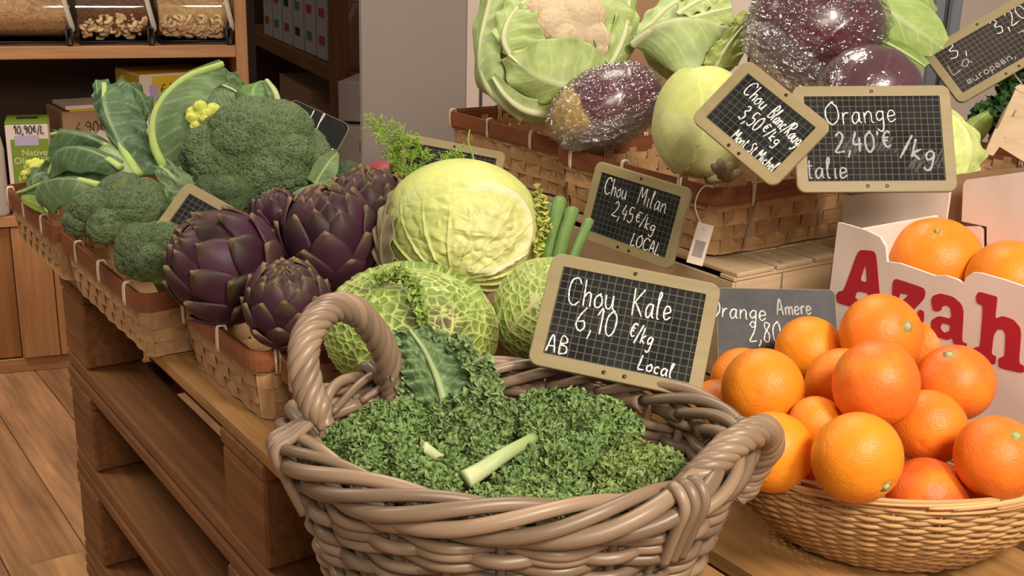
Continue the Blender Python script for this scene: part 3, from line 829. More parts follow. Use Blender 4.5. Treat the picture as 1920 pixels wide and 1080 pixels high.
def rope_handle(ctrl, rad, rs, turns, n=5, nm='twisted_handle', tails=True):
    p = spline(ctrl, 150); t = nrm(np.gradient(p, axis=0)); a = np.array([0, 1, .3]); x = nrm(np.cross(t[0], a)); X = np.empty_like(p)
    for i in range(len(p)): x = nrm(x - t[i] * (x @ t[i])); X[i] = x
    Y = np.cross(t, X); u_ = np.linspace(0, 1, len(p)); m = MB()
    for j in range(n):
        ph = turns * 2 * math.pi * u_ + j / n * 2 * math.pi; rr = rad * np.clip(np.minimum(u_, 1 - u_) * 14, .35, 1)
        P = p + (X * np.cos(ph)[:, None] + Y * np.sin(ph)[:, None]) * rr[:, None]; g = .9 + .35 * rng.random()
        m.tube(P, rs * (1 + .08 * rng.normal()), 9, (g, g * .98, g * .96))
    # rods that wrap down over the border at each foot
    if tails:
        for end in (0, -1):
            th = math.atan2((p[end] - KC)[1] / KB, (p[end] - KC)[0] / KA)
            for j in range(3):
                t2 = th + (j - 1) * .055; o = ken(t2)
                q0 = p[7 if end == 0 else -8]
                m.tube(spline([q0, ke(t2, KA, KB, KZ + .017) + o * .006, ke(t2, KA, KB, KZ + .006) + o * .0215, ke(t2, *kwall(.88), KZ - .022) + o * .016, ke(t2 + .02, *kwall(.62), KZ - .055) + o * .0105], 30), rs * .95, 8, (.95 + .2 * rng.random(),) * 3)
    m.build(nm, M['willow'], kb)


fl, bl = ke(3.55, KA, KB, KZ), ke(2.45, KA, KB, KZ)
rope_handle([px(612, 800, 1.02), px(578, 730, 1.02), px(572, 640, 1.025), px(612, 583, 1.05), px(668, 585, 1.09), px(712, 640, 1.13), px(738, 715, 1.16), px(742, 772, 1.165)], .0088, .0056, 4.2, 6)
rope_handle([px(1238, 985, .985), px(1275, 930, .98), px(1330, 873, .985), px(1385, 825, 1.0), px(1432, 806, 1.03), px(1440, 836, 1.06), px(1408, 890, 1.085), px(1385, 935, 1.09)], .0082, .0054, 4.2, 6)

# ------------------------------------------------------------------ round split-cane bowl for the oranges
OC = V3(.392, 1.105, 0); OA, OB, OZ = .182, .152, .886
ob = thing('cane_bowl', 'round pale cane bowl heaped with oranges, in front of the citrus box', 'bowl', (OC[0], OC[1], T + .001))
def oe(th, a, b, z): th = np.asarray(th, float); return np.stack([OC[0] + a * np.cos(th), OC[1] + b * np.sin(th), np.broadcast_to(z, th.shape)], -1)
def on(th): th = np.asarray(th, float); return nrm(np.stack([np.cos(th) / OA, np.sin(th) / OB, np.zeros(th.shape)], -1))
def owall(f): g = .60 + .40 * math.sin(f * math.pi / 2) ** 1.0; return OA * g, OB * g
oz0 = T + .0035; ON = 54
m = MB(); rows = 23; oh = OZ - oz0 - .006
for k in range(rows):
    f = (k + .5) / rows; a, b = owall(f); th = np.linspace(0, 2 * math.pi, ON * 8 + 1)
    off = .0019 * np.sin(th * ON / 2 + (k % 2) * math.pi)
    wob = .0009 * noise(np.stack([np.cos(th) * 3, np.sin(th) * 3, np.full_like(th, k * 1.7)], 1), 4)
    g = 1 + .22 * noise(np.stack([np.cos(th) * 3, np.sin(th) * 3, np.full_like(th, k * 2.3)], 1), 31) + .08 * rng.normal()
    m.tube(oe(th, a, b, oz0 + f * oh + wob) + on(th) * off[:, None], .0023, 6, g[:, None] * V3(1, .98, .94), cap=False)
m.build('woven_side', M['rattan'], ob)
m = MB()
for j in range(ON):
    th = (j + .5) / ON * 2 * math.pi
    m.tube([oe(th, *owall(f), oz0 + f * oh) for f in np.linspace(0, 1, 9)], .0016, 6, (.75, .7, .62))
m.build('stakes', M['rattan'], ob)
m = MB(); a, b = owall(0); th = np.linspace(0, 2 * math.pi, 60, False)
V = np.concatenate([oe(th, a, b, oz0 - .002), oe(th, a, b, oz0 + .002), [[OC[0], OC[1], oz0 - .002], [OC[0], OC[1], oz0 + .002]]])
m.add(V, F, (.7, .68, .65)); m.f3.append(np.array([[120, (i + 1) % 60, i] for i in range(60)] + [[121, 60 + i, 60 + (i + 1) % 60] for i in range(60)])); m.build('base', M['rattan'], ob, False)
m = MB()
for j in range(30):                                 # loose bundle of thin canes wound round the edge
    th0 = rng.uniform(0, 6.28); u_ = np.linspace(0, 1, 40); th = th0 + 1.9 * u_; ph = rng.uniform(0, 6.28) + 3.2 * u_
    P = oe(th, OA, OB, OZ - .002 + .0065 * np.sin(ph)) + on(th) * (.005 * np.cos(ph))[:, None]; g = .9 + .4 * rng.random()
    m.tube(P, .0019, 6, (g, g * .98, g * .94))
m.build('bundled_rim', M['rattan'], ob)
# ------------------------------------------------------------------ oranges
def orange_mat():
    m, nt, b, N, L = newmat('orange_peel')
    oi = N('ShaderNodeObjectInfo'); rp = N('ShaderNodeValToRGB'); L(oi.outputs['Random'], rp.inputs[0])
    e = rp.color_ramp.elements; e[0].color = (.84, .27, .012, 1); e[1].color = (.84, .13, .022, 1); e[0].position, e[1].position = .15, .9
    at = N('ShaderNodeAttribute'); at.attribute_name = 'gc'
    nz = N('ShaderNodeTexNoise'); nz.inputs['Scale'].default_value = 1.3; nz.inputs['Detail'].default_value = 4; L(at.outputs['Vector'], nz.inputs['Vector'])
    mr = N('ShaderNodeMapRange'); mr.inputs[1].default_value, mr.inputs[2].default_value, mr.inputs[4].default_value = .42, .75, .65; L(nz.outputs['Fac'], mr.inputs[0])
    mx = N('ShaderNodeMix'); mx.data_type = 'RGBA'; L(mr.outputs[0], mx.inputs[0]); L(rp.outputs[0], mx.inputs[6]); mx.inputs[7].default_value = (.84, .30, .015, 1)
    L(mx.outputs[2], b.inputs['Base Color'])
    b.inputs['Roughness'].default_value = .42; b.inputs['Specular IOR Level'].default_value = .38
    b.inputs['Subsurface Weight'].default_value = .12; b.inputs['Subsurface Radius'].default_value = (.006, .002, .0005); b.inputs['Subsurface Scale'].default_value = 1
    vz = N('ShaderNodeTexVoronoi'); vz.inputs['Scale'].default_value = 26; L(at.outputs['Vector'], vz.inputs['Vector'])
    bp = N('ShaderNodeBump'); bp.inputs['Strength'].default_value = .28; bp.inputs['Distance'].default_value = .0009; L(vz.outputs['Distance'], bp.inputs['Height'])
    n2 = N('ShaderNodeTexNoise'); n2.inputs['Scale'].default_value = 5; n2.inputs['Detail'].default_value = 3; L(at.outputs['Vector'], n2.inputs['Vector'])
    b2 = N('ShaderNodeBump'); b2.inputs['Strength'].default_value = .25; b2.inputs['Distance'].default_value = .003; L(n2.outputs['Fac'], b2.inputs['Height']); L(bp.outputs[0], b2.inputs['Normal'])
    L(b2.outputs[0], b.inputs['Normal'])
    return m


M['orange'] = orange_mat()
M['calyx'] = mat('dry_calyx', None, .7, .2, (.3, 9))
_v, _f = ico(6)
_pol = np.arccos(np.clip(_v[:, 2], -1, 1))
_r = 1 + .018 * fbm(_v * 1.6, 2, 3) - .05 * np.exp(-(_pol / .16) ** 2) - .02 * np.exp(-((math.pi - _pol) / .1) ** 2) + .006 * np.exp(-(_pol / .5) ** 2) * np.cos(5 * np.arctan2(_v[:, 1], _v[:, 0]))
PEEL = MB().add(_v * _r[:, None] * V3(1, 1, .95), _f).build('orange', M['orange'], None)
mb = MB(); th = np.arange(10) / 10 * 2 * math.pi
G = [[V3(q * (1 + .18 * (j % 2)) * math.cos(a), q * (1 + .18 * (j % 2)) * math.sin(a), z) for j, a in enumerate(th)] for q, z in ((.14, .902), (.135, .925), (.07, .925), (.066, .955), (.03, .965), (.001, .955))]
mb.grid(np.array(G), np.repeat([V3(.22, .22, .06), V3(.30, .32, .1), V3(.35, .33, .12), V3(.5, .45, .22), V3(.42, .34, .2), V3(.3, .22, .1)], 10, 0), wrap=True)
BUTTON = mb.build('stem_button', M['calyx'], None); BUTTON.parent = PEEL


def place_orange(x, y, r, k, to, lab, group, first=[True]):
    c = px(x, y, k)
    if first[0]: o, first[0] = PEEL, False
    else:
        o = PEEL.copy(); C.objects.link(o); b = BUTTON.copy(); C.objects.link(b); b.parent = o
    o.location = c; R_ = r * k / FPX; o.scale = (R_ * 1.005,) * 3
    if to is None:
        d = nrm(rng.normal(size=3) + FW * 1.6)
    else: # button where the photo shows it: a point on the visible half
        dx, dy = (to[0] - x) / r, (to[1] - y) / r; q = math.sqrt(max(0, 1 - dx * dx - dy * dy)); vd = nrm(ray(x, y))
        d = RT * dx - UP * dy - vd * q
    B = basis(d, (rng.normal(), rng.normal(), rng.normal()))
    o.rotation_euler = Matrix(B.tolist()).to_euler()
    tag(o, lab, 'orange', group); o['_o'] = [float(t) for t in c]
    return o


GB = 'oranges heaped in the cane bowl'
for a in (
    (1652, 628, 77, 1.248, (1697, 614), 'topmost orange of the bowl, with a green stem button on its right side'),
    (1519, 658, 66, 1.301, None, 'orange in front of the grey slate price'),
    (1642, 720, 83, 1.112, None, 'large reddish orange directly below the topmost one'),
    (1790, 718, 73, 1.207, (1777, 657), 'yellowish orange with a pale star scar on top, under the red letters'),
    (1430, 730, 77, 1.184, None, 'orange just behind the right basket handle, upper one'),
    (1392, 712, 60, 1.319, None, 'orange peeking out at the left below the grey slate'),
    (1578, 720, 68, 1.210, None, 'orange half hidden behind the large reddish one'),
    (1740, 802, 71, 1.158, None, 'reddish orange in the hollow right of the heap centre'),
    (1607, 858, 86, 1.045, (1656, 907), 'big front orange with a pale stem button near its lower right'),
    (1449, 848, 76, 1.103, None, 'orange touching the tip of the twisted basket handle'),
    (1738, 931, 74, 1.100, None, 'front orange sunk at the bowl rim, right of the big front one'),
    (1870, 858, 79, 1.072, (1905, 818), 'orange with a stem button at the right edge of the photo'),
    (1738, 650, 60, 1.340, None, 'speckled orange peeking out behind the topmost orange'),
    (1345, 772, 60, 1.244, None, 'orange beside the corner of the kale price board, mostly hidden'),
    (1530, 795, 52, 1.139, None, 'orange deep in the gap at the heap centre'),
    (1545, 905, 52, 1.133, None, 'orange low behind the bowl rim, left of the big front one'),
    (1835, 925, 60, 1.140, None, 'orange low in the bowl below the one with the right-hand stem button')):
    place_orange(*a[:5], a[5], GB)
GX = 'oranges in the white citrus box'
o_ = place_orange(1753, 492, 86, 1.47, (1757, 431), 'large orange lying in the white citrus box with a small navel on top', GX); o_.children[0].scale = (.45, .45, .99)
place_orange(1896, 532, 84, 1.40, None, 'large orange in the citrus box at the right edge of the photo', GX)

# ------------------------------------------------------------------ leaves
def loft(m, mid, left, right, nt=64, nv=34, bulge=0., ruf=(0, 6), veins=7, slant=.55, cols=((.1, .2, .06), (.4, .5, .2)), seed=0, vh=.0012, vw=.10, crink=(0, 0), holes=0):
    """leaf blade hung between its rib and its two margins (pixel, depth control points)"""
    A, Lc, Rc = (spline([px(*q) for q in c], nt) for c in (mid, left, right))
    t = np.linspace(0, 1, nt)[:, None]; v = np.linspace(-1, 1, nv)[None, :]; av = np.abs(v)
    P = np.where((v < 0)[..., None], A[:, None] * (1 - av[..., None]) + Lc[:, None] * av[..., None], A[:, None] * (1 - av[..., None]) + Rc[:, None] * av[..., None])
    Tn = np.gradient(P, axis=0); Sn = np.gradient(P, axis=1); Nn = nrm(np.cross(Tn, Sn)); Nn[~np.isfinite(Nn)] = 0
    Nn = nrm(np.broadcast_to(nrm(Nn.reshape(-1, 3).mean(0)), Nn.shape) * .6 + Nn * .4)
    if (Nn.reshape(-1, 3).mean(0) @ FW) > 0: Nn = -Nn
    ph = 2.5 * noise(np.stack([t * 3 + 0 * v, v * 2 + 0 * t, np.full(P.shape[:2], seed * 1.7)], -1), seed)
    rw = ruf[0] * av ** 1.8 * np.sin(2 * math.pi * ruf[1] * t + ph + (v > 0) * 1.7)
    f = t * veins - av * slant * veins * .35 + .28 * noise(np.stack([t * 4 + 0 * v, v * 2.5 + 0 * t, np.full(P.shape[:2], seed + .5)], -1), 3); dv = np.abs(f - np.round(f)) / veins
    fine = np.abs(((f * 2.0 + .5 * noise(np.stack([t * 9 + 0 * v, v * 6 + 0 * t, np.full(P.shape[:2], 4.)], -1), 2)) % 1) - .5)
    mk = .62 * np.exp(-(dv / (vw * .075 * (1.25 - av))) ** 2) * (1 - av * .5)
    mk = np.maximum(mk, .22 * np.exp(-((.5 - fine) / .06) ** 2) * (av > .15)); mk = np.maximum(mk, np.exp(-(av / .07) ** 2) * (1 - .6 * t))
    D = bulge * (1 - v ** 2) * np.sin(math.pi * np.clip(t, 0, 1)) + rw + vh * mk
    if crink[0]: D = D + crink[0] * fbm(np.stack([t * crink[1] + 0 * v, v * crink[1] * .6 + 0 * t, np.full(P.shape[:2], seed * 3.1)], -1), 3, seed)
    P = P + Nn * D[..., None]
    n2 = fbm(np.stack([t * 5 + 0 * v, v * 3 + 0 * t, np.full(P.shape[:2], seed * 2.9)], -1), 3, seed + 5)[..., None]
    b = np.array(cols[0]) * (1 + .3 * n2); c = b * (1 - mk[..., None]) + np.array(cols[1]) * mk[..., None]
    m.grid(P, c)
    return A, nrm(Nn[:, nv // 2])


def leaf_part(root, mid, left, right, rib=(.006, .002), name='leaf', ribcol=(.42, .52, .2), m='leaf', taper=None, **kw):
    g = MB(); A, N_ = loft(g, mid, left, right, **kw); o = g.build(name, M[m], root, solid=.0009)
    if rib:
        w = np.linspace(rib[0], rib[1], len(A)); q = MB(); q.tube(A + N_ * (w * .25)[:, None], w, 9, ribcol, flat=.75)
        rb = q.build('midrib', M['veg'], root); rb.parent = o; rb.location = (0, 0, 0)
    return o


GL = ((.115, .19, .075), (.33, .42, .20)); RIB = (.40, .53, .15)
def frills(m, P, N_, size, seed, c0, c1):
    """small ruffled rosettes of leaf margin at points P facing N_"""
    rg = np.random.default_rng(seed); n = len(P); nr, na = 4, 22
    r = np.linspace(.12, 1, nr)[None, :, None]; a = np.linspace(0, 2 * math.pi, na, endpoint=False)[None, None, :]
    f1 = rg.integers(3, 6, n)[:, None, None]; p1 = rg.uniform(0, 6.28, n)[:, None, None]; p2 = rg.uniform(0, 6.28, n)[:, None, None]
    z = .62 * r ** 2 * np.sin(f1 * a + p1) + .22 * r ** 2.5 * np.sin((f1 * 2 + 1) * a + p2) + .55 * (r - .4) - .45 * r ** 4
    rr = r * (1 + .18 * np.sin(3 * a + p2) + .12 * np.sin(f1 * a + p1 + 1.3))
    x, y = rr * np.cos(a), rr * np.sin(a); sz = size * rg.uniform(.75, 1.3, n)[:, None, None]
    N_ = nrm(N_ + rg.normal(0, .6, N_.shape)); X = nrm(np.cross(N_, rg.normal(size=N_.shape))); Y = np.cross(N_, X)
    V = P[:, None, None] + (X[:, None, None] * x[..., None] + Y[:, None, None] * y[..., None] + N_[:, None, None] * z[..., None]) * sz[..., None]
    j = np.arange(na); i, j = np.meshgrid(np.arange(nr - 1), j, indexing='ij'); j2 = (j + 1) % na
    F0 = np.stack([i * na + j, i * na + j2, (i + 1) * na + j2, (i + 1) * na + j], -1).reshape(-1, 4)
    F = (F0[None] + (np.arange(n) * nr * na)[:, None, None]).reshape(-1, 4)
    g = rg.uniform(.7, 1.3, n)[:, None, None, None]; w = (r ** 1.5)[..., None] + 0 * a[..., None]
    col = (np.array(c0) * (1 - w) + np.array(c1) * w) * g
    m.add(V.reshape(-1, 3), F, col.reshape(-1, 3))


# ------------------------------------------------------------------ broccoli and other budded heads
def budded(m, c, R, ax, lv=7, nl=16, lr=.42, seed=1, flat=.85, c1=(.06, .098, .042), c2=(.108, .148, .064), seam=(.24, .29, .05), n2=170, n3=2600, a2=.055, a3=.012, am=0., stalk=True, squash=(1, 1, 1), base=.68):
    v, f = ico(lv); B = basis(ax)
    L = fib(nl, .22, seed); L = L[L[:, 2] > -.3]; r = np.full(len(v), base)
    for i, l in enumerate(L):
        lr_ = lr * (.85 + .3 * ((i * 7 % 5) / 4)); q = 1 - lr_ * .98
        b = v @ (l * q); disc = b * b - (q * q - lr_ * lr_); ok = (disc > 0) & (b > 0)
        r = np.where(ok, np.maximum(r, b + np.sqrt(np.maximum(disc, 0))), r)
    P = v * r[:, None]
    d1, d2, _ = voro(P, fib(n2, .25, seed + 3) * .93); w = .95 * (4 * math.pi / n2) ** .5
    s2 = np.clip(1 - (d1 / w) ** 2, -.6, 1); r = r + a2 * s2
    P = v * r[:, None]
    nm = int(n2 * 4.3); d1m, _, _ = voro(v, fib(nm, .28, seed + 6)); sm = np.clip(1 - (d1m / (.72 * (4 * math.pi / nm) ** .5)) ** 2, -.6, 1); r = r + am * sm; P = v * r[:, None]
    d1b, _, _ = voro(v, fib(n3, .3, seed + 9)); w3 = .62 * (4 * math.pi / n3) ** .5
    s3 = np.clip(1 - (d1b / w3) ** 2, -.7, 1); r = r + a3 * s3
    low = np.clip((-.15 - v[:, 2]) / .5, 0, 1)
    r = r * (1 - .35 * low); P = v * r[:, None] * np.array([1, 1, flat]) * np.array(squash)
    n_ = fbm(v * 3, 3, seed)[:, None] * .5 + .5
    col = np.array(c1) * (1 - n_) + np.array(c2) * n_
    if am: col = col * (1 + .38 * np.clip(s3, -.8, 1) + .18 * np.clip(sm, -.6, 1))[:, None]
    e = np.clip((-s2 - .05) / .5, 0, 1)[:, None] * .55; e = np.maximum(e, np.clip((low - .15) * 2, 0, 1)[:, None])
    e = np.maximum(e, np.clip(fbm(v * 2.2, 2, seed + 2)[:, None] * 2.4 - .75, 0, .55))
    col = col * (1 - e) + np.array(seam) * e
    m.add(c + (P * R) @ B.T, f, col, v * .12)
    return B


def broccoli(lab, x, y, rp, k, ax, stalk_len=.08, grp='broccoli heads in the chip basket', **kw):
    c = px(x, y, k); R = rp * k / FPX; ax = nrm(ax)
    r = thing('broccoli', lab, 'broccoli', c - ZZ * R * .9, grp)
    m = MB(); budded(m, c, R, ax, **kw); m.build('floret_crown', M['bud'], r)
    m = MB(); a = c - ax * R * .45; L = stalk_len
    m.tube(spline([a, c - ax * (R * .55 + L * .4), c - ax * (R * .55 + L)], 12), np.linspace(R * .36, R * .26, 12), 14, (.30, .38, .13))
    Bs = basis(ax)
    for j in range(7):
        th = j / 7 * 6.283; q = c + (Bs @ V3(math.cos(th), math.sin(th), 0)) * R * .55 - ax * R * .18
        m.tube(spline([c - ax * R * .75, (c - ax * R * .5 + q) / 2, q], 8), np.linspace(R * .16, R * .12, 8), 8, (.27, .36, .10))
    m.build('stalk', M['veg'], r)
    return r


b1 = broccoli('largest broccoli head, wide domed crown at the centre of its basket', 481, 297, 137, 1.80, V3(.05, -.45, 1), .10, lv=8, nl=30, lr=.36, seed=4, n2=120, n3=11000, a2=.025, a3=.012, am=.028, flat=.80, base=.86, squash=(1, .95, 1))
leaf_part(b1, [(590, 345, 1.75), (612, 310, 1.75), (632, 285, 1.76)], [(575, 335, 1.74), (595, 300, 1.74), (630, 280, 1.755)], [(612, 348, 1.75), (632, 325, 1.75), (636, 288, 1.76)], rib=(.003, .001), cols=((.16, .24, .10), (.40, .45, .25)), veins=5, seed=3)
leaf_part(b1, [(530, 400, 1.7), (570, 375, 1.7), (625, 340, 1.72)], [(520, 385, 1.7), (560, 355, 1.7), (620, 335, 1.72)], [(545, 405, 1.7), (590, 385, 1.7), (632, 345, 1.72)], rib=(.003, .001), cols=((.12, .20, .08), (.36, .42, .2)), veins=5, seed=4)
b2 = broccoli('smaller broccoli head hanging over the left basket rim', 222, 408, 96, 1.735, V3(-.25, -.25, 1), .05, lv=7, nl=11, lr=.46, seed=9, n2=110, n3=5200, a2=.05, a3=.014, am=.035, flat=.8, base=.66)
b3 = broccoli('third broccoli head, low in the near basket corner under the tilted board', 292, 478, 74, 1.63, V3(-.1, -.55, 1), .06, lv=7, nl=8, lr=.55, seed=14, n2=90, n3=3800, a2=.035, a3=.016, am=.035, flat=.95, base=.8)
b4 = broccoli('small broccoli head showing only its top behind the rear artichoke', 660, 340, 44, 1.82, V3(0, -.3, 1), .09, lv=6, nl=8, lr=.5, seed=21, n2=60, n3=1500, a2=.04, a3=.016, am=.03, base=.8)
b5 = broccoli('broccoli floret mass showing below the largest head, behind the artichokes', 420, 372, 62, 1.72, V3(-.1, -.5, 1), .06, lv=7, nl=9, lr=.5, seed=27, n2=90, n3=3600, a2=.04, a3=.015, am=.03, base=.75)

# ------------------------------------------------------------------ romanesco with its big leaves
M['roma'] = mat('romanesco_curd', None, .55, .35, (.15, 60), sss=.25)
ra = thing('romanesco', 'romanesco with tall arching leaves and thick pale ribs, behind the largest broccoli', 'romanesco', W(.08, .15, T + .01), 'romanesco heads with leaves')
m = MB(); budded(m, px(386, 222, 1.985), 36 * 1.985 / FPX, V3(.2, -.5, 1), 6, nl=22, lr=.3, seed=5, c1=(.50, .55, .08), c2=(.62, .64, .14), seam=(.40, .46, .06), n2=200, n3=700, a2=.09, a3=.02); m.build('curd', M['roma'], ra)
D_ = ((.075, .145, .06), (.28, .38, .18))
leaf_part(ra, [(318, 330, 2.0), (290, 268, 2.0), (297, 205, 2.01), (345, 150, 2.03), (418, 120, 2.07)], [(312, 325, 2.0), (281, 268, 2.0), (288, 200, 2.01), (338, 142, 2.03), (412, 114, 2.07)], [(345, 330, 2.0), (365, 275, 1.99), (382, 205, 2.0), (398, 175, 2.04), (428, 150, 2.08)], rib=(.0105, .0055), ribcol=RIB, ruf=(.006, 3.5), cols=GL, veins=8, seed=1, bulge=.006, vw=.08)
leaf_part(ra, [(355, 190, 2.1), (395, 158, 2.12), (432, 166, 2.12), (452, 180, 2.12)], [(370, 165, 2.12), (405, 128, 2.13), (440, 138, 2.13), (462, 160, 2.13)], [(375, 235, 2.1), (408, 222, 2.09), (440, 215, 2.09), (460, 198, 2.1)], rib=(.004, .002), ribcol=(.45, .55, .25), ruf=(.006, 3), cols=GL, veins=6, seed=2, crink=(.008, 5))
leaf_part(ra, [(485, 200, 2.06), (478, 180, 2.08), (490, 160, 2.1), (505, 152, 2.1)], [(445, 205, 2.06), (442, 180, 2.08), (455, 165, 2.1), (480, 152, 2.1)], [(522, 196, 2.05), (518, 178, 2.06), (512, 160, 2.08), (506, 151, 2.1)], rib=None, cols=((.10, .21, .05), (.35, .45, .2)), veins=4, seed=6, ruf=(.004, 2), bulge=.01)
leaf_part(ra, [(523, 197, 2.04), (515, 172, 2.05), (500, 151, 2.08)], [(508, 196, 2.045), (500, 172, 2.055), (492, 153, 2.085)], [(528, 196, 2.05), (521, 170, 2.06), (506, 151, 2.09)], rib=(.006, .004), ribcol=(.42, .52, .22), cols=GL, veins=4, seed=7)
leaf_part(ra, [(300, 322, 2.02), (325, 275, 2.03), (345, 235, 2.05), (350, 200, 2.08)], [(275, 318, 2.04), (290, 260, 2.06), (300, 215, 2.08), (330, 190, 2.1)], [(345, 335, 1.98), (375, 300, 2.0), (392, 262, 2.02), (385, 230, 2.05)], rib=(.005, .002), cols=((.13, .22, .09), (.36, .44, .22)), veins=6, seed=8, ruf=(.008, 4), crink=(.01, 5))
leaf_part(ra, [(330, 395, 1.86), (345, 365, 1.87), (322, 330, 1.9), (300, 312, 1.94)], [(300, 380, 1.87), (305, 350, 1.88), (290, 325, 1.92), (290, 312, 1.95)], [(368, 390, 1.85), (372, 350, 1.86), (350, 320, 1.9), (318, 305, 1.95)], rib=(.004, .002), cols=((.16, .26, .11), (.38, .46, .25)), veins=6, seed=10, ruf=(.005, 3), crink=(.012, 4))
leaf_part(ra, [(262, 330, 2.0), (222, 262, 2.03), (200, 205, 2.07), (196, 158, 2.12)], [(250, 330, 2.0), (205, 262, 2.03), (184, 215, 2.08), (176, 190, 2.13)], [(320, 325, 2.0), (285, 270, 2.02), (268, 215, 2.06), (240, 160, 2.12)], rib=(.0095, .005), ribcol=RIB, cols=((.072, .135, .062), (.29, .39, .2)), veins=7, seed=11, ruf=(.008, 4), bulge=.01, vw=.07)
leaf_part(ra, [(210, 170, 2.13), (235, 155, 2.15), (262, 175, 2.15), (280, 215, 2.14)], [(190, 165, 2.14), (225, 148, 2.16), (268, 165, 2.17), (292, 205, 2.16)], [(222, 190, 2.12), (240, 185, 2.12), (255, 205, 2.12), (275, 228, 2.12)], rib=None, cols=((.045, .10, .035), (.2, .3, .13)), veins=5, seed=12, ruf=(.008, 4), crink=(.01, 4))
leaf_part(ra, [(180, 150, 2.2), (182, 175, 2.17), (190, 205, 2.13), (205, 240, 2.09)], [(178, 152, 2.2), (174, 180, 2.18), (180, 205, 2.15), (196, 240, 2.1)], [(205, 150, 2.2), (210, 175, 2.16), (212, 205, 2.13), (215, 235, 2.09)], rib=None, cols=((.06, .13, .06), (.2, .3, .13)), veins=5, seed=18, ruf=(.004, 4))
rb_ = thing('romanesco', 'romanesco lying at the far left basket end, its ribbed leaves spilling over the rim', 'romanesco', W(-.1, .08, T + .01), 'romanesco heads with leaves')
m = MB(); budded(m, px(66, 322, 2.16), 26 * 2.16 / FPX, V3(-.4, -.6, .8), 6, nl=22, lr=.3, seed=6, c1=(.50, .55, .08), c2=(.62, .64, .14), seam=(.40, .46, .06), n2=200, n3=700, a2=.09, a3=.02); m.build('curd', M['roma'], rb_)
leaf_part(rb_, [(235, 290, 2.02), (180, 262, 2.06), (130, 250, 2.1), (98, 252, 2.13)], [(225, 280, 2.03), (175, 250, 2.07), (130, 243, 2.11), (100, 244, 2.14)], [(200, 290, 2.06), (165, 292, 2.08), (115, 300, 2.1), (88, 290, 2.13)], rib=(.007, .0045), ribcol=RIB, cols=D_, veins=6, seed=13, ruf=(.004, 3), bulge=.01)
leaf_part(rb_, [(228, 315, 1.96), (195, 295, 1.98), (150, 283, 2.02), (112, 292, 2.05), (92, 325, 2.06)], [(232, 302, 1.97), (195, 284, 1.99), (148, 274, 2.03), (106, 286, 2.06), (86, 325, 2.07)], [(225, 335, 1.96), (185, 325, 1.97), (150, 325, 1.99), (118, 322, 2.02), (98, 335, 2.05)], rib=(.0075, .004), ribcol=RIB, cols=D_, veins=7, seed=14, bulge=.012, ruf=(.003, 3))
leaf_part(rb_, [(225, 330, 1.99), (180, 318, 2.0), (140, 312, 2.03), (110, 318, 2.06)], [(230, 312, 2.0), (180, 302, 2.02), (140, 300, 2.05), (110, 310, 2.07)], [(230, 352, 1.97), (185, 350, 1.98), (140, 345, 2.0), (105, 335, 2.05)], rib=None, cols=((.075, .15, .07), (.22, .33, .15)), veins=6, seed=15, ruf=(.005, 4))
leaf_part(rb_, [(188, 348, 1.9), (140, 338, 1.93), (95, 346, 1.97), (80, 372, 1.97), (92, 398, 1.95)], [(186, 341, 1.9), (138, 331, 1.93), (90, 340, 1.97), (73, 372, 1.98), (86, 400, 1.96)], [(175, 375, 1.88), (150, 380, 1.9), (128, 385, 1.91), (112, 388, 1.92), (100, 402, 1.93)], rib=(.008, .005), ribcol=RIB, cols=((.09, .15, .06), (.28, .38, .17)), veins=7, seed=16, bulge=.016)
leaf_part(rb_, [(120, 345, 2.03), (80, 346, 2.06), (50, 358, 2.1), (34, 362, 2.13)], [(118, 336, 2.03), (80, 338, 2.07), (50, 350, 2.11), (33, 357, 2.14)], [(118, 365, 2.0), (80, 372, 2.04), (55, 378, 2.07), (38, 368, 2.12)], rib=(.006, .004), ribcol=RIB, cols=D_, veins=5, seed=17)
leaf_part(rb_, [(105, 330, 2.1), (80, 325, 2.12), (62, 332, 2.12), (50, 345, 2.12)], [(110, 310, 2.1), (90, 302, 2.12), (70, 312, 2.13), (52, 330, 2.13)], [(115, 345, 2.1), (85, 352, 2.1), (65, 352, 2.11), (52, 352, 2.12)], rib=None, cols=D_, veins=5, seed=19, ruf=(.006, 3))
leaf_part(rb_, [(243, 332, 1.98), (222, 305, 2.0), (205, 285, 2.02), (190, 275, 2.04)], [(232, 330, 1.97), (210, 305, 1.99), (195, 290, 2.01), (180, 282, 2.03)], [(250, 325, 1.99), (232, 295, 2.01), (215, 272, 2.03), (198, 268, 2.05)], rib=None, cols=((.24, .34, .17), (.42, .5, .3)), veins=4, seed=20, bulge=.006)
leaf_part(rb_, [(110, 395, 1.93), (80, 388, 1.98), (55, 378, 2.04), (40, 372, 2.08)], [(120, 380, 1.95), (85, 372, 2.0), (60, 366, 2.05), (40, 366, 2.09)], [(110, 402, 1.93), (80, 400, 1.97), (58, 390, 2.02), (42, 380, 2.07)], rib=None, cols=((.22, .30, .05), (.38, .44, .15)), veins=4, seed=22)

